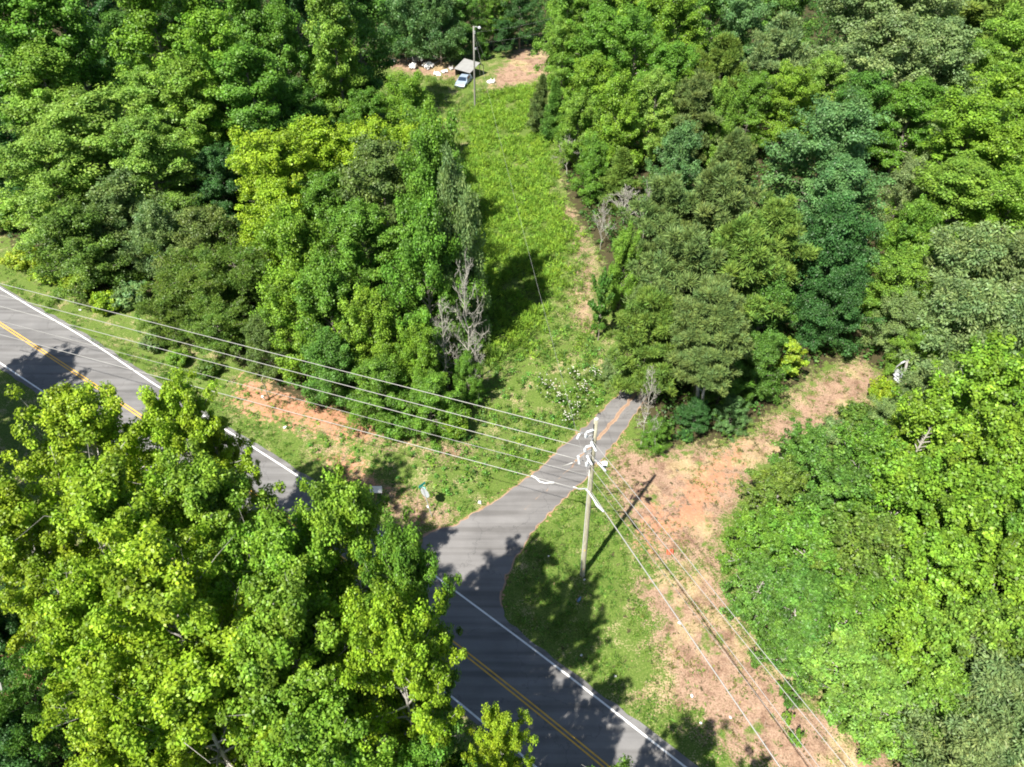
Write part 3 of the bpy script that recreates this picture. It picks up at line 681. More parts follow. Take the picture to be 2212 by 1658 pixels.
 ('dense', 1790, 570, 85, 11, 'deep', 'deep green crown under the blue-green giant', TR),
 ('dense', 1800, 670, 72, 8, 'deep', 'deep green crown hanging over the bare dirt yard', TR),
 ('pine', 1575, 390, 52, 14, 'pine', 'grey-olive pine above the big pine group', 'pines beside the side road'),
 ('pine', 1430, 500, 78, 14, 'pine', 'olive pine at the upper left of the big pine group', 'pines beside the side road'),
 ('pine', 1540, 490, 85, 15, 'pine', 'olive pine at the back of the big pine group', 'pines beside the side road'),
 ('pine', 1470, 620, 95, 15, 'pine', 'largest olive pine in the middle of the group', 'pines beside the side road'),
 ('pine', 1580, 610, 90, 15, 'olive', 'olive pine right of the largest one', 'pines beside the side road'),
 ('pine', 1660, 540, 78, 13, 'olive', 'feathery dark pine next to the blue-green giant', 'pines beside the side road'),
 ('pine', 1402, 728, 76, 12.0, 'olive', 'light green soft pine hanging over the end of the side road', 'pines beside the side road'),
 ('pine', 1530, 710, 72, 13, 'pine', 'olive pine above the pair of bare grey trunks', 'pines beside the side road'),
 ('dense', 1640, 690, 70, 9, 'mid', 'mid green leafy tree right of the pines', TR),
 ('dense', 1560, 830, 50, 5, 'green', 'leafy small tree under the pines', TR),
 ('dense', 1640, 800, 55, 6, 'mid', 'dense green small tree above the dirt yard', TR),
 ('dense', 1500, 900, 38, 3.5, 'deep', 'low green bush at the foot of the grey trunks', TR),
 ('dense', 1580, 895, 34, 3.2, 'blue', 'round blue-green bush at the edge of the dirt yard', TR),
 ('sapling', 1705, 775, 34, 4, 'yel', 'bright yellow-green sapling at the edge of the dark wood', None),
 ('dead', 1398, 880, 30, 8, 'grey', 'dead grey trunk with twiggy branches at the side road end', None),
 ('sapling', 1300, 655, 26, 8, 'mid', 'slender dark vine-covered tree beside the sandy path', TR),
 ('dense', 1345, 600, 42, 9, 'far', 'lighter leafy tree behind the slender vine-covered one', TR),
 ('dense', 1330, 790, 32, 3.5, 'sage', 'pale sage bush where the meadow meets the side road', TR),
 ('dense', 1415, 945, 32, 3.0, 'green', 'green bush under the dead grey trunk', TR),
 # right border, grey-green
 ('dense', 1940, 620, 65, 7, 'far', 'mottled yellow-green crown behind the dirt yard', RT),
 ('dense', 1945, 700, 60, 6, 'sage', 'soft grey-green low tree bordering the dirt yard', RT),
 ('dense', 1990, 760, 48, 5, 'far', 'light low tree beside the white torn sheet', RT),
 ('willow', 2080, 600, 95, 10, 'grey', 'grey-green willowy crown at the right, upper one', RT),
 ('willow', 2180, 620, 90, 11, 'grey', 'grey-green willowy crown against the right border', RT),
 ('willow', 2070, 710, 95, 9, 'grey', 'wide grey-green willowy crown right of the white sheet', RT),
 ('willow', 2175, 740, 80, 9, 'grey', 'grey-green willowy crown at the right border, lower one', RT),
 ('willow', 2010, 840, 55, 5, 'grey', 'small grey-green willowy bush below the white sheet', RT),
 ('dense', 1925, 915, 50, 3.6, 'sage', 'dull bluish bush right of the dirt yard tip', RT),
 ('shrub', 1850, 905, 42, 2.2, 'olive', 'loose weedy shrub at the dirt yard tip', RT),
 ('shrub', 1905, 850, 34, 2, 'lime', 'low lime shrub on the right of the dirt yard', RT),
 ('shrub', 1800, 935, 40, 2.2, 'sage', 'loose sage shrub below the dirt yard', RT),
 # lower right mass
 ('thick', 2110, 880, 100, 10, 'bright', 'bright leafy crown, top of the lower right thicket', RT),
 ('thick', 2195, 880, 75, 11, 'bright', 'bright leafy crown on the right border, top of the thicket', RT),
 ('thick', 1985, 970, 90, 9, 'bright', 'bright leafy crown on the upper left slope of the thicket', RT),
 ('thick', 2110, 1020, 105, 10, 'bright', 'bright big-leaved crown in the upper thicket', RT),
 ('thick', 2200, 1040, 85, 11, 'bright', 'big-leaved crown at the right border, second one down', RT),
 ('thick', 1860, 1010, 75, 7, 'green', 'green crown on the left shoulder of the thicket', RT),
 ('thick', 1740, 1000, 78, 5.5, 'mid', 'dark green bush-like tree at the left corner of the thicket', RT),
 ('thick', 1680, 1070, 68, 5, 'olive', 'dull green bush-like tree bulging towards the utility pole', RT),
 ('thick', 1800, 1090, 88, 7, 'mid', 'mid green crown behind the bulging left edge', RT),
 ('thick', 1930, 1110, 100, 9, 'bright', 'bright green crown in the centre of the thicket', RT),
 ('thick', 2060, 1150, 110, 10, 'bright', 'bright big-leaved crown right of the thicket centre', RT),
 ('thick', 2185, 1190, 100, 10, 'green', 'big-leaved crown at the right border, third one down', RT),
 ('thick', 1640, 1170, 78, 4.6, 'green', 'low green bush-like tree closest to the straw strip', RT),
 ('thick', 1740, 1190, 95, 6, 'green', 'green crown with small yellow leaves', RT),
 ('thick', 1860, 1220, 100, 8, 'olive', 'olive-tinged crown left of the small dark hole', RT),
 ('thick', 1990, 1270, 105, 9, 'bright', 'bright crown below the thicket centre', RT),
 ('thick', 2120, 1300, 110, 10, 'bright', 'bright crown, right of the one below the thicket centre', RT),
 ('thick', 2205, 1330, 80, 10, 'green', 'green crown at the right border, fourth one down', RT),
 ('thick', 1640, 1275, 72, 4.4, 'mid', 'dark bush-like tree beside the right hand wires', RT),
 ('thick', 1730, 1310, 90, 5.5, 'mid', 'dark green crown near the wires, right of the straw strip', RT),
 ('thick', 1840, 1340, 85, 6, 'green', 'green crown with bare twigs above the lime bush', RT),
 ('thick', 1950, 1390, 95, 7, 'bright', 'bright crown above the lime bush, to the right', RT),
 ('thick', 2070, 1410, 100, 9, 'far', 'light green crown in the lower right quarter', RT),
 ('thick', 2180, 1440, 95, 9, 'olive', 'dusty olive crown at the right border near the corner', RT),
 ('thick', 1700, 1395, 62, 4, 'mid', 'dark bush under the upper right wires', RT),
 ('thick', 1830, 1455, 92, 5, 'fresh', 'lime bush overhanging the dirt strip', RT),
 ('thick', 1910, 1530, 85, 5, 'fresh', 'second lime bush along the dirt strip, lower one', RT),
 ('thick', 2010, 1530, 85, 6.5, 'far', 'light green bush right of the two lime ones', RT),
 ('willow', 2110, 1540, 110, 8, 'grey', 'dusty grey-green crown above the lower right corner', RT),
 ('willow', 2070, 1640, 95, 7, 'grey', 'dusty grey-green crown at the bottom border, right side', RT),
 ('willow', 2190, 1630, 95, 8, 'grey', 'dusty grey-green crown in the lower right corner', RT),
 ('weed', 1693, 1490, 17, 1.5, 'green', 'topmost of four green weeds under the right hand wires', 'green weeds under the wires'),
 ('weed', 1712, 1522, 21, 1.8, 'mid', 'second from the top and largest of the green weeds under the wires', 'green weeds under the wires'),
 ('weed', 1700, 1556, 14, 1.2, 'bright', 'third from the top of the green weeds under the wires, small and pale', 'green weeds under the wires'),
 ('weed', 1716, 1598, 18, 1.5, 'green', 'lowest of four green weeds under the right hand wires', 'green weeds under the wires'),
]
for t in T: plant(*t[:7], group=t[7])
# trees just outside the frame whose shade falls into it (no part of them is in the picture)
for k, (x, y, r, h, kd) in enumerate([(-350, 690, 80, 17, 'gum'), (-540, 745, 120, 20, 'gum'), (-440, 800, 120, 19, 'gum'), (-370, 900, 110, 18, 'gum'), (-400, 1040, 120, 19, 'gum')]):
    plant(kd, x, y, r, h, 'green', 'tall roadside tree outside the left border, %s' % ['nearest the double yellow line', 'farthest along the road', 'beside the near verge', 'beyond the dark gap', 'nearest the mimosa'][k], group='trees beyond the left border')
for k, (x, y, r, h) in enumerate([(1330, 1830, 130, 17), (960, 1850, 130, 18), (1560, 1900, 90, 15)]):
    plant('gum', x, y, r, h, 'green', 'tall roadside tree below the bottom border, %s' % ['shading the lower lane', 'behind the slender crown', 'shading the dirt strip'][k], group='trees beyond the bottom border')
# ------------------------------------------------------------------ undergrowth, meadow, verge grass (uncountable)
def in_view(P, z=0, pad=60):
    p = math.radians(PITCH); y = P[:, 1]*math.cos(p)+(CAM_H-z)*math.sin(p); v = P[:, 1]*math.sin(p)-(CAM_H-z)*math.cos(p)
    u = P[:, 0]/y*FPX+1106; w_ = 829-v/y*FPX
    return (u > -pad) & (u < 2212+pad) & (w_ > -pad) & (w_ < 1658+pad)
def scatter(rng, N_, polys, soft, cond=None, box=None):
    b = box or (NEAR[0]-10, NEAR[1]+40, 12, 190); P = np.stack([rng.uniform(b[0], b[1], N_), rng.uniform(b[2], b[3], N_)], 1)
    P = P[in_view(P)]
    m_ = mask(P, polys, soft) if polys is not None else np.ones(len(P))
    P = P[rng.rand(len(P)) < m_]
    d1 = road_dist(P); d2 = sdist(P, DRIVE); P = P[(d1 > 3.75) & (d2 < -.15)]
    if cond is not None: P = P[cond(P)]
    return P
def clump_mesh(name, rng, P, rad, n, size, shape, hz, mat, col, tv=.25, yel=.3, label=None, cat=None):
    z = zat(P[:, 0], P[:, 1]); r = rad*rng.uniform(.5, 1.3, len(P)); c = np.stack([P[:, 0], P[:, 1], z+r*hz], 1)
    Q, t = leaves(rng, c, r, n, size, shape, hz, None, tv, yel, .9)
    o = bpy.data.objects.new(name, quads_mesh(name, Q, mat, t)); C.objects.link(o); o.color = (*col, 1)
    tag(o, label, cat, kind='stuff'); return o
rng = np.random.RandomState(77)
# woodland floor plants
RG = scatter(rng, 90000, [poly([(820, 165), (960, 170), (1040, 190), (1180, 190), (1060, 215), (1010, 280), (940, 330), (800, 260), (740, 200)]), poly([(1190, 430), (1270, 520), (1310, 720), (1330, 830), (1180, 800), (1060, 790), (1150, 740), (1210, 620)])], 1.0, lambda P: vnoise(P[:, 0], P[:, 1], 1.7, 68) > .35)
clump_mesh('rough_grass', rng, RG[:8500], .34, 24, .24, 'needle', .8, GRASS, (.15, .25, .045), .3, .3, 'rough uneven grass at both ends of the clearing', 'grass')
F_ = scatter(rng, 60000, None, 1, lambda P: rng.rand(len(P)) > mask(P, OPEN, 1.2)*1.3)
clump_mesh('undergrowth', rng, F_[:30000], .6, 18, .26, 'leaf', .9, LEAF, (.07, .15, .028), label='low leafy undergrowth on the woodland floor', cat='undergrowth')
MEADOW = [poly([(1000, 260), (1060, 205), (1150, 190), (1190, 300), (1190, 420), (1235, 520), (1225, 600), (1190, 660), (1150, 760), (1060, 780), (1030, 640), (1000, 470)])]
M_ = scatter(rng, 200000, MEADOW, 1.5, lambda P: vnoise(P[:, 0], P[:, 1], 2.2, 8)+.5*vnoise(P[:, 0], P[:, 1], .8, 9) > .50)
clump_mesh('meadow_grass', rng, M_[:26000], .36, 22, .34, 'needle', .9, GRASS, (.20, .335, .04), .2, .2, 'bright green knee-high grass filling the clearing', 'grass')
MW = M_[26000:34000]; MW = MW[vnoise(MW[:, 0], MW[:, 1], 3.5, 58) > .5]
clump_mesh('meadow_weeds', rng, MW, .34, 30, .13, 'leaf', 1.1, LEAF, (.14, .29, .035), .2, .15, 'darker leafy weeds among the clearing grass', 'weeds')
B1 = [poly([(1040, 790), (1190, 720), (1300, 740), (1340, 850), (1250, 915), (1140, 1010), (1050, 1060), (900, 1000), (1000, 940)])]
K_ = scatter(rng, 60000, B1, 1.2, lambda P: vnoise(P[:, 0], P[:, 1], 1.9, 18)+.4*vnoise(P[:, 0], P[:, 1], .7, 19) > .45)
clump_mesh('bank_weeds', rng, K_[:9000], .36, 34, .13, 'leaf', 1.0, LEAF, (.13, .26, .04), .3, .4, 'mixed green weeds on the slope above the side road', 'weeds')
B2 = [poly([(560, 900), (760, 930), (1000, 960), (1130, 1015), (1010, 1080), (930, 1130), (830, 1080), (690, 1000)]), poly([(300, 690), (560, 850), (600, 880), (520, 870), (330, 790)])]
J_ = scatter(rng, 50000, B2, 1.0, lambda P: vnoise(P[:, 0], P[:, 1], 1.1, 28)+.5*vnoise(P[:, 0], P[:, 1], .5, 29) > .55)
clump_mesh('clay_bank_weeds', rng, J_[:11000], .26, 26, .11, 'leaf', 1.0, LEAF, (.12, .26, .035), .3, .4, 'scattered small weeds over the clay bank between road and wood', 'weeds')
# fine grass
G_ = scatter(rng, 520000, LUSH+[poly([(1050, 900), (1300, 880), (1400, 1200), (1600, 1300), (1850, 1560), (1800, 1700), (1500, 1660), (1100, 1340), (1120, 1200)])], .8,
             lambda P: (P[:, 1] < 95) & (vnoise(P[:, 0], P[:, 1], 1.3, 38)*.6+.4*vnoise(P[:, 0], P[:, 1], .45, 39) > .45))
G_ = G_[rng.rand(len(G_)) > .85*mask(G_, DIRT, 1.0)]
clump_mesh('verge_grass', rng, G_[:26000], .16, 9, .17, 'needle', .6, GRASS, (.12, .23, .035), .3, .25, 'short rough grass beside the road', 'grass')
E_ = scatter(rng, 300000, DIRT, .6, lambda P: (P[:, 1] < 70) & (vnoise(P[:, 0], P[:, 1], 1.6, 48)*.5+.5*vnoise(P[:, 0], P[:, 1], .5, 49) > .60))
clump_mesh('dry_tufts', rng, E_[:9000], .15, 9, .16, 'needle', .6, GRASS, (.17, .20, .05), .3, .3, 'thin scattered grass tufts on bare dirt', 'grass')
# twigs and chips on the bare ground
tw = MB(); Tp = scatter(rng, 40000, DIRT, .5, lambda P: P[:, 1] < 80)[:1500]
for p in Tp:
    a = rng.rand()*6.28; L_ = rng.uniform(.1, .55); z = float(zat(p[0], p[1]))+.03; q = np.array([math.cos(a), math.sin(a), rng.normal()*.08])*L_
    tw.tube([(p[0], p[1], z), (p[0]+q[0]*.5, p[1]+q[1]*.5, z+.03), (p[0]+q[0], p[1]+q[1], z+abs(q[2]))], [.012, .010, .005], 4)
tag(tw.build('twig_litter', bark_material('twig', (.16, .12, .09), (.48, .40, .31))), 'dry twigs littering the bare dirt', 'twigs', kind='stuff')
# white flowering weeds beside the side road
PET = plain('white petals', (.80, .78, .70), .8, 0, .06)
FM = leaf_material('flower stalk leaf', .25)
for k, (x, y, lab) in enumerate([(1180, 835, 'leftmost of the white-flowered weeds on the slope'), (1205, 860, 'white-flowered weed just below the leftmost one'), (1250, 820, 'white-flowered weed highest on the slope'),
                            (1258, 845, 'white-flowered weed in the middle of the flower patch'), (1240, 880, 'white-flowered weed under the middle one'), (1225, 905, 'white-flowered weed closest to the side road'), (1285, 815, 'small white-flowered weed nearest the sage bush')]):
    g = ground(x, y, .6); e = empty('flowering_weed', (g[0], g[1], float(zat(g[0], g[1])))); tag(e, lab, 'weed', 'white flowering weeds')
    st = MB(); fl = []
    for s in range(20):
        a = rng.rand()*6.28; r = abs(rng.normal())*.8; h = rng.uniform(.6, 1.35); st.tube([(r*.3*math.cos(a), r*.3*math.sin(a), -.1), (r*math.cos(a), r*math.sin(a), h)], [.012, .005], 4)
        fl.append((r*math.cos(a), r*math.sin(a), h))
    st.build('stems', FM, e).color = (.10, .18, .04, 1)
    Q, t = leaves(rng, np.array(fl), np.full(len(fl), .08), 6, .055, 'leaf', .5, None, .05, 0, 1.2)
    o = bpy.data.objects.new('blossoms', quads_mesh('blossoms', Q, PET, t)); C.objects.link(o); o.parent = e
    Q, t = leaves(rng, np.array(fl)*np.array([1, 1, .6]), np.full(len(fl), .2), 18, .12, 'leaf', 1, None, .2, .2)
    o = bpy.data.objects.new('foliage', quads_mesh('foliage', Q, LEAF, t)); C.objects.link(o); o.parent = e; o.color = (.10, .18, .03, 1)
# pink blossoms on the mimosa
PINK = plain('pink blossom', (.62, .27, .20), .8, 0, .1)
mim = next(o for o in C.objects if o.name.startswith('mimosa_tree') and 'pink' in o.get('label', ''))
cr = next(o for o in mim.children if o.name.startswith('crown')); vv = np.array([v.co[:] for v in cr.data.vertices]); top = vv[vv[:, 2] > np.percentile(vv[:, 2], 70)]
pk = top[rng.choice(len(top), 90)]+np.array([0, 0, .12])
Q, t = leaves(rng, pk, np.full(90, .12), 9, .10, 'needle', .8, None, .1, 0)
o = bpy.data.objects.new('blossoms', quads_mesh('blossoms', Q, PINK, t)); C.objects.link(o); o.parent = mim

# ------------------------------------------------------------------ bare trunks and limbs that show between crowns
def snag(label, a, b, ha, hb, r, mat, name='bare_trunk', cat='trunk', twigs=6, seed=0):
    """a leaning stem from its foot seen at a (height ha) to its tip seen at b (height hb)"""
    A_ = ground(*a, ha); B_ = ground(*b, hb); e = empty(name, (A_[0], A_[1], float(zat(A_[0], A_[1])))); tag(e, label, cat); r0 = np.random.RandomState(seed)
    o0 = np.array(e.location); d = B_-o0; m = MB(); n = 8
    pts = [d*k/n+r0.normal(size=3)*.03*k**.5 for k in range(n+1)]; m.tube(pts, [r*(1-.55*k/n) for k in range(n+1)], 8); m.build('stem', mat, e, True)
    if twigs:
        q = MB()
        for i in range(twigs):
            k = r0.randint(3, n+1); v = r0.normal(size=3); v[2] = abs(v[2])*.6; v /= np.linalg.norm(v); L_ = r0.uniform(.5, 1.5)
            q.tube([pts[k], pts[k]+v*L_*.5, pts[k]+v*L_+np.array([0, 0, .1])], [r*.3, r*.2, .008], 5)
        q.build('twigs', mat, e)
    return e
# two trunks of the pine group, seen below the crowns
for lab, a_, b_, ha, r_, sd_i in (('tall pine with a pale bare trunk, left of a pair under the pine group', (1496, 905), (1532, 700), 11.5, .17, 1), ('tall pine with a pale bare trunk, right of a pair under the pine group', (1507, 912), (1545, 735), 10.5, .13, 2)):
    e = snag(lab, a_, b_, 0, ha, r_, GREYWOOD, 'pine_tree', 'pine tree', 4, sd_i)
    for ch in e.children: ch.name = 'trunk' if ch.name.startswith('stem') else 'dead_twigs'
    o = bpy.data.objects.new('crown', PROTO['pine'][0][0]); C.objects.link(o); o.parent = e; o.color = (*COL['pine'], 1); o.scale = (.75, .75, .62); tp_ = ground(*b_, ha)-np.array(e.location); o.location = (tp_[0], tp_[1], tp_[2]-5.2)
# ------------------------------------------------------------------ utility pole
STEEL = plain('galvanised steel', (.62, .63, .64), .35, .6, .08); PORC = plain('grey glazed insulator', (.72, .76, .80), .2, 0, .05)
DARKM = plain('dark hardware', (.03, .035, .04), .6, .2); WIREM = plain('weathered aluminium wire', (.36, .355, .34), .5, .2, .06)
def px_dir(a, b, z):
    return ground(*b, z)-ground(*a, z)
PB = ground(1258, 1245, 0)
# where the pole's top is: height from the image, with the lean it shows
PH = 15.4; PT = ground(1288, 906, PH)
e = empty('utility_pole', (PB[0], PB[1], 0)); tag(e, 'tall greenish wooden utility pole with white insulators at the corner of the side road', 'utility pole')
ax = PT-PB
def ppos(h): return ax*(h/PH)
m = MB(); m.tube([ppos(-.5)]+[ppos(h) for h in np.linspace(0, PH, 10)], [.19]+list(np.linspace(.18, .125, 10)), 14); post = m.build('pole_shaft', POLEWOOD, e, True)
m = MB(); m.tube([ppos(PH-.01), ppos(PH+.03)], .13, 14); m.build('pole_cap', plain('grey pole cap', (.45, .45, .43), .7), e)
m = MB(); m.tube([ppos(h)+np.array([-.17+.03*h/PH, -.08, 0]) for h in np.linspace(.2, 11.2, 12)], .035, 8); m.build('riser_conduit', plain('grey conduit', (.50, .49, .46), .6), e, True)
m = MB()
for h in np.linspace(11.2, 15.0, 26): m.box(ppos(h)+np.array([-.12, -.10, 0]), (.05, .05, .07))
m.tube([ppos(h)+np.array([-.12, -.09, 0]) for h in np.linspace(10.8, 15.1, 6)], .022, 6); m.build('ground_wire', DARKM, e)
m = MB(); m.box(ppos(3.2)+np.array([-.02, -.17, 0]), (.10, .02, .16)); m.build('pole_tag', plain('yellow tag', (.6, .42, .15), .6), e); m = MB(); m.box(ppos(1.1)+np.array([.02, -.185, 0]), (.06, .02, .05)); m.build('pole_tag', plain('red tag', (.6, .1, .05), .6), e)
def insulator(h, xy, L, ax_=(0, 0, 1), nsk=5, r=.09):
    p = ppos(h)+np.array([xy[0], xy[1], 0]); pr = [(.03, 0)]
    for k in range(nsk): pr += [(r, L*(k+.2)/nsk), (r*.45, L*(k+.75)/nsk)]
    pr.append((.03, L)); mb = MB(); mb.lathe(pr, p, ax_, 12); return mb.build('insulator', PORC, e, True)
def arm(h, xy, dz=.1, r=.035):
    mb = MB(); a = ppos(h); b = ppos(h)+np.array([xy[0], xy[1], dz]); mb.tube([a, (a+b)/2+np.array([0, 0, .05]), b], r, 8); return mb.build('bracket', STEEL, e)
def on_pole(x, y, h): # point near the pole at height h seen at pixel (x, y), as an offset from the pole foot
    g = ground(x, y, h); return g-PB
ATT = {}   # wire attachment points
for nm, (x, y, h) in {'a': (1266, 936, 14.5), 'b': (1264, 968, 13.2), 'c': (1268, 998, 11.9), 'n': (1271, 1028, 10.6), 't': (1250, 1057, 9.3)}.items():
    o_ = on_pole(x, y, h); ATT[nm] = PB+o_
    c0 = ppos(o_[2]); xy = (o_-c0)[:2]
    if nm in 'abc':
        arm(h-.35, xy*.95, .0, .04); insulator(h-.35, xy, .34, (0, 0, 1), 4, .10)
        p0 = ppos(h+.1); q0 = o_+np.array([0, 0, .05]); v = q0-p0; mb = MB(); Ln = np.linalg.norm(v); pr = [(.025, 0)]
        for k in range(6): pr += [(.085, Ln*(k+.25)/6), (.04, Ln*(k+.75)/6)]
        pr.append((.025, Ln)); mb.lathe(pr, p0, v, 12); mb.build('insulator', PORC, e, True)
    else: arm(h, xy, 0, .05)
# cutouts / arresters hung on the bracket
for k, (x, y, h, L_, tilt) in enumerate([(1252, 938, 14.3, .45, (-.3, 0, -1)), (1277, 955, 13.9, .8, (.5, -.2, -1)), (1249, 985, 12.9, .8, (.15, 0, -1)), (1268, 985, 12.8, .8, (.5, -.2, -1)), (1291, 1000, 12.3, .8, (.8, -.3, -.8))]):
    o_ = on_pole(x, y, h); mb = MB(); pr = [(.03, 0)]
    for j in range(5): pr += [(.085, L_*(j+.2)/5), (.055, L_*(j+.7)/5)]
    pr.append((.03, L_)); mb.lathe(pr, o_, tilt, 12); mb.build('fuse_cutout', PORC, e, True)
    arm(h+.05, (o_-ppos(h))[:2], 0, .022)
o_ = on_pole(1306, 1003, 11.9); mb = MB(); mb.box(o_, (.34, .26, .34)); bx_ = mb.build('junction_box', plain('white painted box', (.78, .80, .80), .5), e)
bv = bx_.modifiers.new('bevel', 'BEVEL'); bv.width = .05; bv.segments = 2
mb = MB(); mb.box(o_+np.array([0, -.16, -.05]), (.2, .03, .14)); mb.build('box_window', DARKM, bx_); arm(12, (o_-ppos(12))[:2], -.1, .05)
# ------------------------------------------------------------------ wires
def wire(label, A_, B_, sag, r, name='overhead_wire', group='overhead wires', ext=0.0):
    A_ = np.array(A_, float); B_ = np.array(B_, float); B2_ = B_+(B_-A_)*ext; n = 40; pts = []
    for k in range(n+1):
        f = k/n; p = A_*(1-f)+B2_*f; g = f*(1+ext); p[2] -= sag*4*g*(1-g) if g <= 1 else -sag*4*g*(g-1)*0; pts.append(p)
    m = MB(); m.tube(pts, r, 6); o = m.build(name, WIREM, None, True); tag(o, label, 'wire', group); return o
LEFT = {'a': (0, 613), 'b': (0, 638), 'c': (0, 662), 'n': (0, 694), 't': (0, 723)}
for i, (k, lab) in enumerate([('a', 'topmost wire running left from the pole'), ('b', 'second wire from the top running left from the pole'), ('c', 'middle wire running left from the pole'),
               ('n', 'fourth thin wire running left from the pole'), ('t', 'lowest wire running left from the pole to the hanging splice')]):
    far = ground(*LEFT[k], ATT[k][2]); B_ = ATT[k]+(far-ATT[k])*1.25
    wire(lab, ATT[k], B_, 0, [.020, .020, .020, .013, .022][i], group='wires running left from the pole')
RIGHT = {'a': (1850, 1658), 'b': (1828, 1658), 'c': (1770, 1658), 'n': (1755, 1658)}
for i, (k, lab) in enumerate([('a', 'outermost wire running down right from the pole'), ('b', 'second outermost wire running down right from the pole'), ('c', 'third wire running down right from the pole, beside the thin one'),
               ('n', 'thin faint wire running down right from the pole')]):
    far = ground(*RIGHT[k], ATT[k][2]); B_ = ATT[k]+(far-ATT[k])*1.6
    wire(lab, ATT[k], B_, 0, [.017, .017, .016, .009][i], group='wires running right from the pole')
tA = PB+on_pole(1276, 1062, 9.1); far = ground(1685, 1658, tA[2])
wire('thick pale cable running down right nearest the road', tA, tA+(far-tA)*1.6, 0, .034, group='wires running right from the pole')
# cable loop round the pole and thicker splices
m = MB(); m.tube([PB+on_pole(x, y, 9.2) for x, y in [(1238, 1052), (1250, 1057), (1262, 1056), (1271, 1062), (1283, 1080), (1290, 1092), (1304, 1106)]], [.04, .05, .04, .05, .05, .085, .05], 8)
tag(m.build('cable_loop', plain('pale cable sheath', (.66, .66, .64), .5), None, True), 'thick pale cable loop bending round the pole below the wires', 'cable')
m = MB(); m.tube([ground(x, y, 9.3) for x, y in [(1148, 1028), (1158, 1033), (1166, 1041), (1178, 1044), (1188, 1043), (1197, 1043)]], [.05, .06, .05, .05, .05, .07], 8)
tag(m.build('cable_splice', plain('pale splice sleeve', (.70, .70, .68), .5), None, True), 'white sagging splice on the lowest wire over the side road', 'cable')
m = MB(); m.tube([ground(1215, 1008, 9.6), ground(1243, 998, 10.2)], .05, 8); tag(m.build('cable_splice', WIREM, None, True), 'short sleeve hanging free left of the pole', 'cable')
# ------------------------------------------------------------------ far pole with lamp
FB = ground(1026, 232, 0); FH = 12.6
fe = empty('utility_pole', (FB[0], FB[1], 0)); tag(fe, 'distant grey wooden pole with a small lamp beside the shed', 'utility pole')
ft = ground(1023, 57, FH)-FB
m = MB(); m.tube([ft*f for f in (-.03, 0, .5, 1)], [.15, .15, .13, .10], 10); m.build('pole_shaft', bark_material('dull pole wood', (.17, .165, .15), (.30, .29, .26)), fe, True)
m = MB(); m.tube([ft*.985, ft*.985+np.array([.35, -.1, .15]), ft*.985+np.array([.8, -.1, .05])], .04, 8); br = m.build('lamp_arm', STEEL, fe)
m = MB(); m.lathe([(.08, 0), (.22, .1), (.25, .2), (.12, .35), (.05, .4)], ft*.985+np.array([.85, -.1, -.2]), (0, 0, 1), 12); m.build('lamp_head', plain('pale lamp housing', (.5, .51, .53), .4), fe, True)
m = MB(); m.box(ft*.74+np.array([.2, 0, 0]), (.3, .2, .25)); m.box(ft*.93+np.array([.1, -.1, 0]), (.25, .25, .4)); m.build('junction_box', STEEL, fe)
top2 = FB+ft*.93
for lab, p, g2 in (('thin service wire from the distant pole to the top right', top2, ground(1290, 5, 9)), ('thin service wire crossing the dark forest opening', FB+ft*.8, ground(1300, 30, 8)),
               ('thin drop wire from the distant pole over the meadow to the big pole', top2, ATT['n'])):
    wire(lab, p, g2, .8, .008, group='thin service wires')
m = MB(); m.tube([top2, FB+ft*.6+np.array([1.6, 1, 0]), ground(1058, 160, .2)], .02, 5); tag(m.build('guy_wire', WIREM), 'slack stay wire from the distant pole down to the shed corner', 'wire')
# ------------------------------------------------------------------ stop sign seen from behind, with a green street-name blade
Sb = ground(933, 1117, 0); se = empty('road_sign', (Sb[0], Sb[1], float(zat(Sb[0], Sb[1])))); tag(se, 'grey back of an octagonal sign under a green name blade at the junction', 'road sign')
ALU = plain('bare aluminium sheet', (.50, .54, .57), .45, .3, .05); GREEN = plain('green sign sheet', (.01, .28, .22), .5)
st_ = ground(913, 1053, 2.75)-np.array(se.location); la = st_/np.linalg.norm(st_)
m = MB(); m.tube([-la*.1, st_*.6, st_*1.02], .035, 8); m.build('sign_post', STEEL, se)
fd = Vector((-.62, -.62, .42)).normalized(); up_ = Vector(la); rt = up_.cross(fd).normalized(); fd = rt.cross(up_).normalized()
Mx = Matrix((rt, fd, up_)).transposed()
def octo(r, th):
    v = []
    for s in (-th/2, th/2):
        for k in range(8): a = math.pi/8+k*math.pi/4; v.append(Mx @ Vector((r*math.cos(a), s, r*math.sin(a))))
    return v, [tuple(range(8)), tuple(range(15, 7, -1))]+[(k, k+8, (k+1) % 8+8, (k+1) % 8) for k in range(8)]
v, f = octo(.46, .012); ctr = Vector(st_*.80)-fd*.05; m = MB(); m.add([q+ctr for q in v], f); pl = m.build('sign_plate', ALU, se)
m = MB(); m.add([q+ctr-(-fd)*.0-fd*(-.012) for q in v], f); 
RED = plain('red sign face', (.45, .02, .02), .5); v2, f2 = octo(.45, .004); m = MB(); m.add([q+ctr-fd*.012 for q in v2], f2); m.build('sign_face', RED, pl)
m = MB(); m.box(ctr+fd*.012, (.05, .01, .9), Mx); m.build('stiffener', plain('aluminium strip', (.42, .46, .50), .5, .3), pl)
bc = Vector(st_*1.0); m = MB(); m.box(bc, (.70, .012, .20), Mx); bl = m.build('name_blade', GREEN, se)
Mx2 = Mx @ Matrix.Rotation(math.radians(90), 3, 'Z'); m = MB(); m.box(bc+Vector(la)*.21, (.70, .012, .20), Mx2); m.build('name_blade', GREEN, se)
m = MB(); rr_ = random.Random(4); x_ = -.28
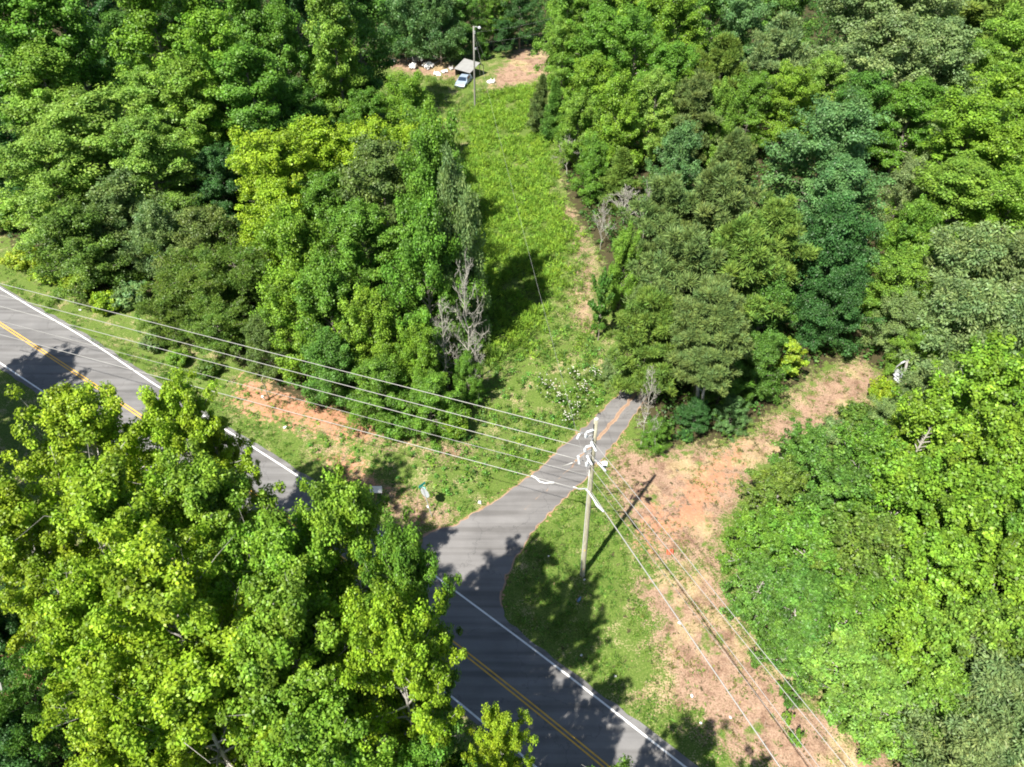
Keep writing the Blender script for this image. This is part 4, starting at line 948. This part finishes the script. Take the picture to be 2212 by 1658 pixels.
while x_ < .27: wd = rr_.uniform(.025, .05); m.box(bc+Mx @ Vector((x_, .012, 0)), (wd, .004, .085), Mx); x_ += wd+rr_.uniform(.02, .05)
m.build('blurred_lettering', plain('white sign lettering', (.75, .8, .8), .5), bl)
m = MB(); m.box(Vector(st_*.36)+Vector((-.06, -.05, 0)), (.2, .02, .2), Mx); m.build('small_tag', plain('white tag', (.82, .82, .82), .5), se)
# white yard sign
Yb = ground(825, 1090, 0); ye = empty('yard_sign', (Yb[0], Yb[1], float(zat(Yb[0], Yb[1])))); tag(ye, 'blank white board on two thin stakes by the foreground crowns', 'sign')
WP = plain('white board', (.80, .79, .75), .6, 0, .05); yt = ground(812, 1058, 1.1)-np.array(ye.location)
m = MB(); m.box(yt, (.95, .03, .55), Matrix.Rotation(math.radians(-35), 3, 'X')); b_ = m.build('board', WP, ye); bv = b_.modifiers.new('bevel', 'BEVEL'); bv.width = .012
for s in (-.35, .35): m = MB(); m.tube([(yt[0]+s, yt[1]+.1, -.1), (yt[0]+s, yt[1]+.03, yt[2])], .018, 6); m.build('stake', STEEL, ye)
# marker posts
Mb_ = ground(576, 870, 0); me_ = empty('marker_post', (Mb_[0], Mb_[1], float(zat(Mb_[0], Mb_[1])))); tag(me_, 'white round-topped marker post leaning on the clay bank', 'marker post')
mt = ground(567, 857, 1.0)-np.array(me_.location); m = MB(); m.tube([-mt*.1, mt*.5, mt*.86], .07, 10); m.build('post', WP, me_, True); m = MB(); m.tube([mt*.86, mt*.93, mt*1.06], [.085, .12, .10], 10); m.build('cap', WP, me_, True)
snag('thin leaning stake behind the white marker post on the clay bank', (583, 866), (565, 815), 0, 3.2, .07, POLEWOOD, 'leaning_stake', 'stake', 0, 5)
# orange flag
Ob = ground(1440, 1213, 0); oe = empty('marker_flag', (Ob[0], Ob[1], float(zat(Ob[0], Ob[1])))); tag(oe, 'small orange-red marker flag in the grass right of the pole', 'flag')
OR_ = plain('orange flag cloth', (.72, .09, .04), .6); m = MB(); m.tube([(0, 0, -.05), (0, 0, .55)], .008, 5); m.build('staff', STEEL, oe)
m = MB(); g_ = [(.46*i/6, .05*math.sin(i*1.5), .55-.04*i/6-j*.36-.03*math.sin(i)) for j in (0, 1) for i in range(7)]; m.add(g_, [(i, i+1, i+8, i+7) for i in range(6)]); fo = m.build('cloth', OR_, oe); fo.modifiers.new('s', 'SOLIDIFY').thickness = .006; fo.rotation_euler = (math.radians(-40), 0, 0); fo.location = (0, 0.2, .05)
# litter
LIT = plain('white litter', (.80, .80, .80), .6, 0, .05); BL = plain('blue plastic', (.16, .24, .40), .4)
def crumple(label, x, y, s, mat, name='litter', cat='litter', group=None, flat=.35, seed=0, parent=None):
    g = ground(x, y, .05); r0 = np.random.RandomState(seed+int(x)); n = 7; V_ = []
    for i in range(n+1):
        for j in range(n+1):
            u = i/n-.5; v = j/n-.5; k = 1-.55*(u*u+v*v)*2+.15*r0.normal()
            V_.append((u*s*k, v*s*.8*k, abs(r0.normal())*s*flat*.5+.02))
    m = MB(); m.add(V_, [(i*(n+1)+j, i*(n+1)+j+1, (i+1)*(n+1)+j+1, (i+1)*(n+1)+j) for i in range(n) for j in range(n)])
    o = m.build(name, mat, None); o.location = (g[0], g[1], float(zat(g[0], g[1]))+.03); o.rotation_euler = (0, 0, r0.rand()*6); o.modifiers.new('s', 'SOLIDIFY').thickness = .012
    tag(o, label, cat, group); return o
for k, (x, y, s, lab) in enumerate([(1466, 1350, .26, 'white scrap under the thick pale cable'), (1494, 1505, .26, 'white scrap on the dirt near the lower wires'), (1577, 1552, .22, 'white scrap on the dirt, the one closest to the thin wire'),
        (1514, 1563, .20, 'white scrap on the dirt left of the one closest to the wire'), (1256, 1416, .22, 'white scrap in the shaded grass at the road edge'), (1329, 1461, .22, 'white scrap in the dappled grass'), (1185, 1203, .2, 'white scrap in the shade beside the road mouth'),
        (367, 782, .3, 'white scrap on the grass verge under the third wire'), (173, 671, .3, 'white scrap on the grass verge near the left border'), (616, 926, .42, 'pale plastic scrap below the white marker post'), (1036, 1086, .4, 'pale scrap by the side road left edge'), (1262, 1255, .2, 'white scrap left of the pole foot')]):
    crumple(lab, x, y, s, LIT, group='white litter scraps')
Bb = ground(1248, 1302, .05); m = MB(); m.tube([(0, 0, .1), (.12, .2, .1), (.2, .33, .1), (.24, .4, .1)], [.09, .09, .05, .03], 10); o = m.build('plastic_bottle', BL, None, True); o.location = (Bb[0], Bb[1], .02); o.scale = (1.1, 1.1, 1.1); tag(o, 'blue-grey plastic bottle lying in the shaded grass', 'bottle')
# ------------------------------------------------------------------ torn white sheet by the dirt yard
TB = ground(1946, 818, .3); te = empty('torn_sheet', (TB[0], TB[1], 0)); tag(te, 'torn white plastic sheet hung on a leaning pole beside the dirt yard', 'plastic sheet')
pa = ground(1952, 822, .3)-TB; pb = ground(1963, 772, 3.4)-TB; m = MB(); m.tube([pa, pb], .12, 8); m.build('leaning_pole', plain('pale weathered rail', (.60, .57, .56), .7), te)
r0 = np.random.RandomState(9); m = MB(); n = 10; cs = [ground(1936, 816, .5)-TB, ground(1951, 819, .7)-TB, ground(1956, 797, 2.0)-TB, ground(1940, 796, 1.7)-TB]; V_ = []
for i in range(n+1):
    for j in range(n+1):
        u, v = i/n, j/n; V_.append(((cs[0]*(1-u)+cs[1]*u)*(1-v)+(cs[3]*(1-u)+cs[2]*u)*v)+r0.normal(size=3)*.13)
F_2 = [(i*(n+1)+j, i*(n+1)+j+1, (i+1)*(n+1)+j+1, (i+1)*(n+1)+j) for i in range(n) for j in range(n) if r0.rand() > .1]
m.add(V_, F_2); o = m.build('sheet', plain('white plastic sheet', (.50, .53, .55), .35, 0, .06), te); o.modifiers.new('s', 'SOLIDIFY').thickness = .01
m = MB(); m.tube([ground(1962, 773, 3.3)-TB, ground(1950, 779, 3.0)-TB, ground(1940, 787, 2.4)-TB, ground(1934, 797, 1.6)-TB], [.09, .08, .05, .03], 7); m.build('hanging_strip', plain('grey white strip', (.45, .46, .47), .5), te)
# ------------------------------------------------------------------ shed and car
ROOFM = plain('grey corrugated roofing', (.28, .28, .275), .55, .1, .1, 1.2); DARKW = plain('dark old boards', (.07, .06, .05), .9); MOSS = plain('mossy roofing', (.25, .25, .16), .9, 0, .3, 1.5)
hz = math.radians(52); HB = ground(1038, 137, 3.2); HB = ground(1037, 136, 2.4); HS = .68; HB = HB-HS*np.array([math.cos(hz)*1.1+math.sin(hz)*2.6, math.sin(hz)*1.1-math.cos(hz)*2.6, 0])
he = empty('carport_shed', (HB[0], HB[1], 0), hz, (HS, HS, .75)); tag(he, 'small open shed with a light grey roof behind the distant pole', 'shed')
m = MB()
def slab(m, p, th=.05):
    p = [np.array(q, float) for q in p]; nrm = np.cross(p[1]-p[0], p[3]-p[0]); nrm /= np.linalg.norm(nrm); q = [a-nrm*th for a in p]
    m.add(p+q, [(0, 1, 2, 3), (7, 6, 5, 4), (0, 4, 5, 1), (1, 5, 6, 2), (2, 6, 7, 3), (3, 7, 4, 0)])
NR_ = 14
for k in range(NR_):   # corrugated slope falling to the left
    x0 = -2.9; y0 = -2.6+5.2*k/NR_; y1 = y0+5.2/NR_-.06; slab(m, [(x0, y0, 1.9), (1.1, y0, 3.2), (1.1, y1, 3.2), (x0, y1, 1.9)], .06); slab(m, [(x0, y1-.01, 1.86), (1.1, y1-.01, 3.16), (1.1, y1+.07, 3.16), (x0, y1+.07, 1.86)], .04)
rf = m.build('roof', ROOFM, he)
m = MB(); slab(m, [(1.14, -2.6, 3.2), (2.9, -2.5, 2.1), (2.9, 2.6, 2.1), (1.14, 2.6, 3.2)]); m.build('mossy_roof_slope', MOSS, he)
m = MB(); slab(m, [(-2.7, 2.45, 0), (2.6, 2.45, 0), (2.6, 2.45, 2.1), (-2.7, 2.45, 1.8)]); m.build('wall', DARKW, he)
for x, y, h in ((-2.6, -2.4, 1.85), (1.1, -2.4, 3.1), (2.7, -2.3, 2.1), (2.7, 2.3, 2.1)): m = MB(); m.box((x, y, h/2), (.12, .12, h)); m.build('post', GREYWOOD, he)
CARP = plain('faded pale blue car paint', (.34, .42, .52), .35, .2, .12, 1.0); GL = plain('dark car glass', (.02, .035, .06), .08); TY = plain('tyre rubber', (.02, .02, .02), .9)
CB = ground(1002, 184, 0); ce = empty('parked_car', (CB[0], CB[1], 0), math.radians(-15)); tag(ce, 'faded pale blue car parked nose out beside the open shed', 'car')
# car along y, nose at -y
prof_ = [(-2.25, .45), (-2.28, .62), (-2.15, .80), (-1.3, .95), (-.95, .98), (-.35, 1.42), (.9, 1.48), (1.5, 1.15), (2.1, 1.08), (2.2, .6), (2.15, .4)]
def loft(prof, hw, tp=.8, zt=1.0):
    v = []; 
    for s in (-1, 1):
        for (y, z) in prof: k = hw*(1 if z < zt else tp); v.append((s*k, y, z))
    n = len(prof); f = [tuple(range(n)), tuple(range(2*n-1, n-1, -1))]+[(i, i+n, (i+1) % n+n, (i+1) % n) for i in range(n)]; return v, f
m = MB(); v, f = loft(prof_, .88, .74); m.add(v, f); cb_ = m.build('body', CARP, ce); bv = cb_.modifiers.new('bevel', 'BEVEL'); bv.width = .07; bv.segments = 3
def quadthin(name, p, mat, par): m = MB(); slab(m, p, .02); return m.build(name, mat, par)
quadthin('windscreen', [(-.74, -.95, 1.02), (.74, -.95, 1.02), (.6, -.38, 1.43), (-.6, -.38, 1.43)], GL, ce)
quadthin('rear_window', [(.6, 1.0, 1.47), (.72, 1.48, 1.2), (-.72, 1.48, 1.2), (-.6, 1.0, 1.47)][::-1], GL, ce)
for s in (-1, 1):
    m = MB(); m.add([(s*.80, -.7, 1.02), (s*.80, 1.25, 1.04), (s*.68, .9, 1.40), (s*.68, -.3, 1.37)], [(0, 1, 2, 3)]); o = m.build('side_window', GL, ce); o.modifiers.new('s', 'SOLIDIFY').thickness = .03
    m = MB(); m.box((s*.6, -2.27, .66), (.34, .06, .16)); m.build('headlight', plain('lamp glass', (.7, .72, .75), .15), ce)
    for y in (-1.45, 1.4):
        m = MB(); m.tube([(s*.72, y, .32), (s*.9, y, .32)], .32, 16); t_ = m.build('wheel', TY, ce); m = MB(); m.tube([(s*.89, y, .32), (s*.915, y, .32)], .19, 12); m.build('rim', STEEL, t_)
m = MB(); m.box((0, -2.3, .42), (1.7, .16, .2)); m.build('bumper', plain('dark bumper', (.05, .05, .055), .5), ce)
# rubbish pile
for k, (x, y, s, lab) in enumerate([(905, 133, 2.6, 'largest white sheet in the rubbish pile by the wood'), (925, 148, 2.2, 'white sheet at the right front of the rubbish pile'), (893, 148, 1.8, 'greyish sheet at the lower left of the rubbish pile'),
        (850, 138, 1.8, 'pale heap half hidden behind the leaves left of the rubbish pile'), (940, 128, 1.6, 'white scrap at the back right of the rubbish pile'), (960, 160, 1.2, 'small pale scrap between the rubbish pile and the car'), (975, 152, 1.1, 'small pale scrap nearest the car'),
        (945, 165, 1.3, 'flat pale scrap in front of the rubbish pile'), (1062, 180, 1.2, 'pale scrap on the dirt right of the distant pole')]):
    crumple(lab, x, y, s*1.35, LIT if k % 3 else plain('pale grey rubbish', (.42, .40, .39), .7), 'rubbish_sheet', 'rubbish', 'white rubbish by the shed', .3, k)
for k, (x, y, lab) in enumerate([(5, 200, 'pale rubble at the left border, upper heap'), (12, 215, 'pale rubble at the left border, lower heap')]): crumple(lab, x, y, 2.6, plain('pale grey rubbish', (.5, .48, .48), .7), 'rubbish_sheet', 'rubbish', 'pale rubble at the left border', .3, k)
# fallen boards in the rubbish
for k, (a_, b_, lab) in enumerate([((880, 128), (915, 124), 'long pale board behind the rubbish pile'), ((926, 146), (955, 127), 'slanting pale board right of the rubbish pile')]):
    A_ = ground(*a_, .3); B_ = ground(*b_, .3); m = MB(); m.tube([A_, B_], .12, 4); tag(m.build('fallen_board', GREYWOOD), lab, 'board')
# thin pole and cable in the dark lower left
m = MB(); m.tube([ground(20, 1575, 5), ground(8, 1510, 5.5), ground(0, 1475, 6)], [.03, .07, .04], 6); tag(m.build('dangling_cable', WIREM), 'thin pale cable in the dark lower left corner', 'cable')
m = MB(); m.tube([ground(52, 1388, 3), ground(102, 1440, 3)], .10, 6); tag(m.build('stand_in_bar', BARK), 'dark straight bar added along an unidentified line in the shaded gap above the mimosa', 'bar')  # bar put in for a dark straight line of unknown origin, not a real log
print('objects', len(C.objects))
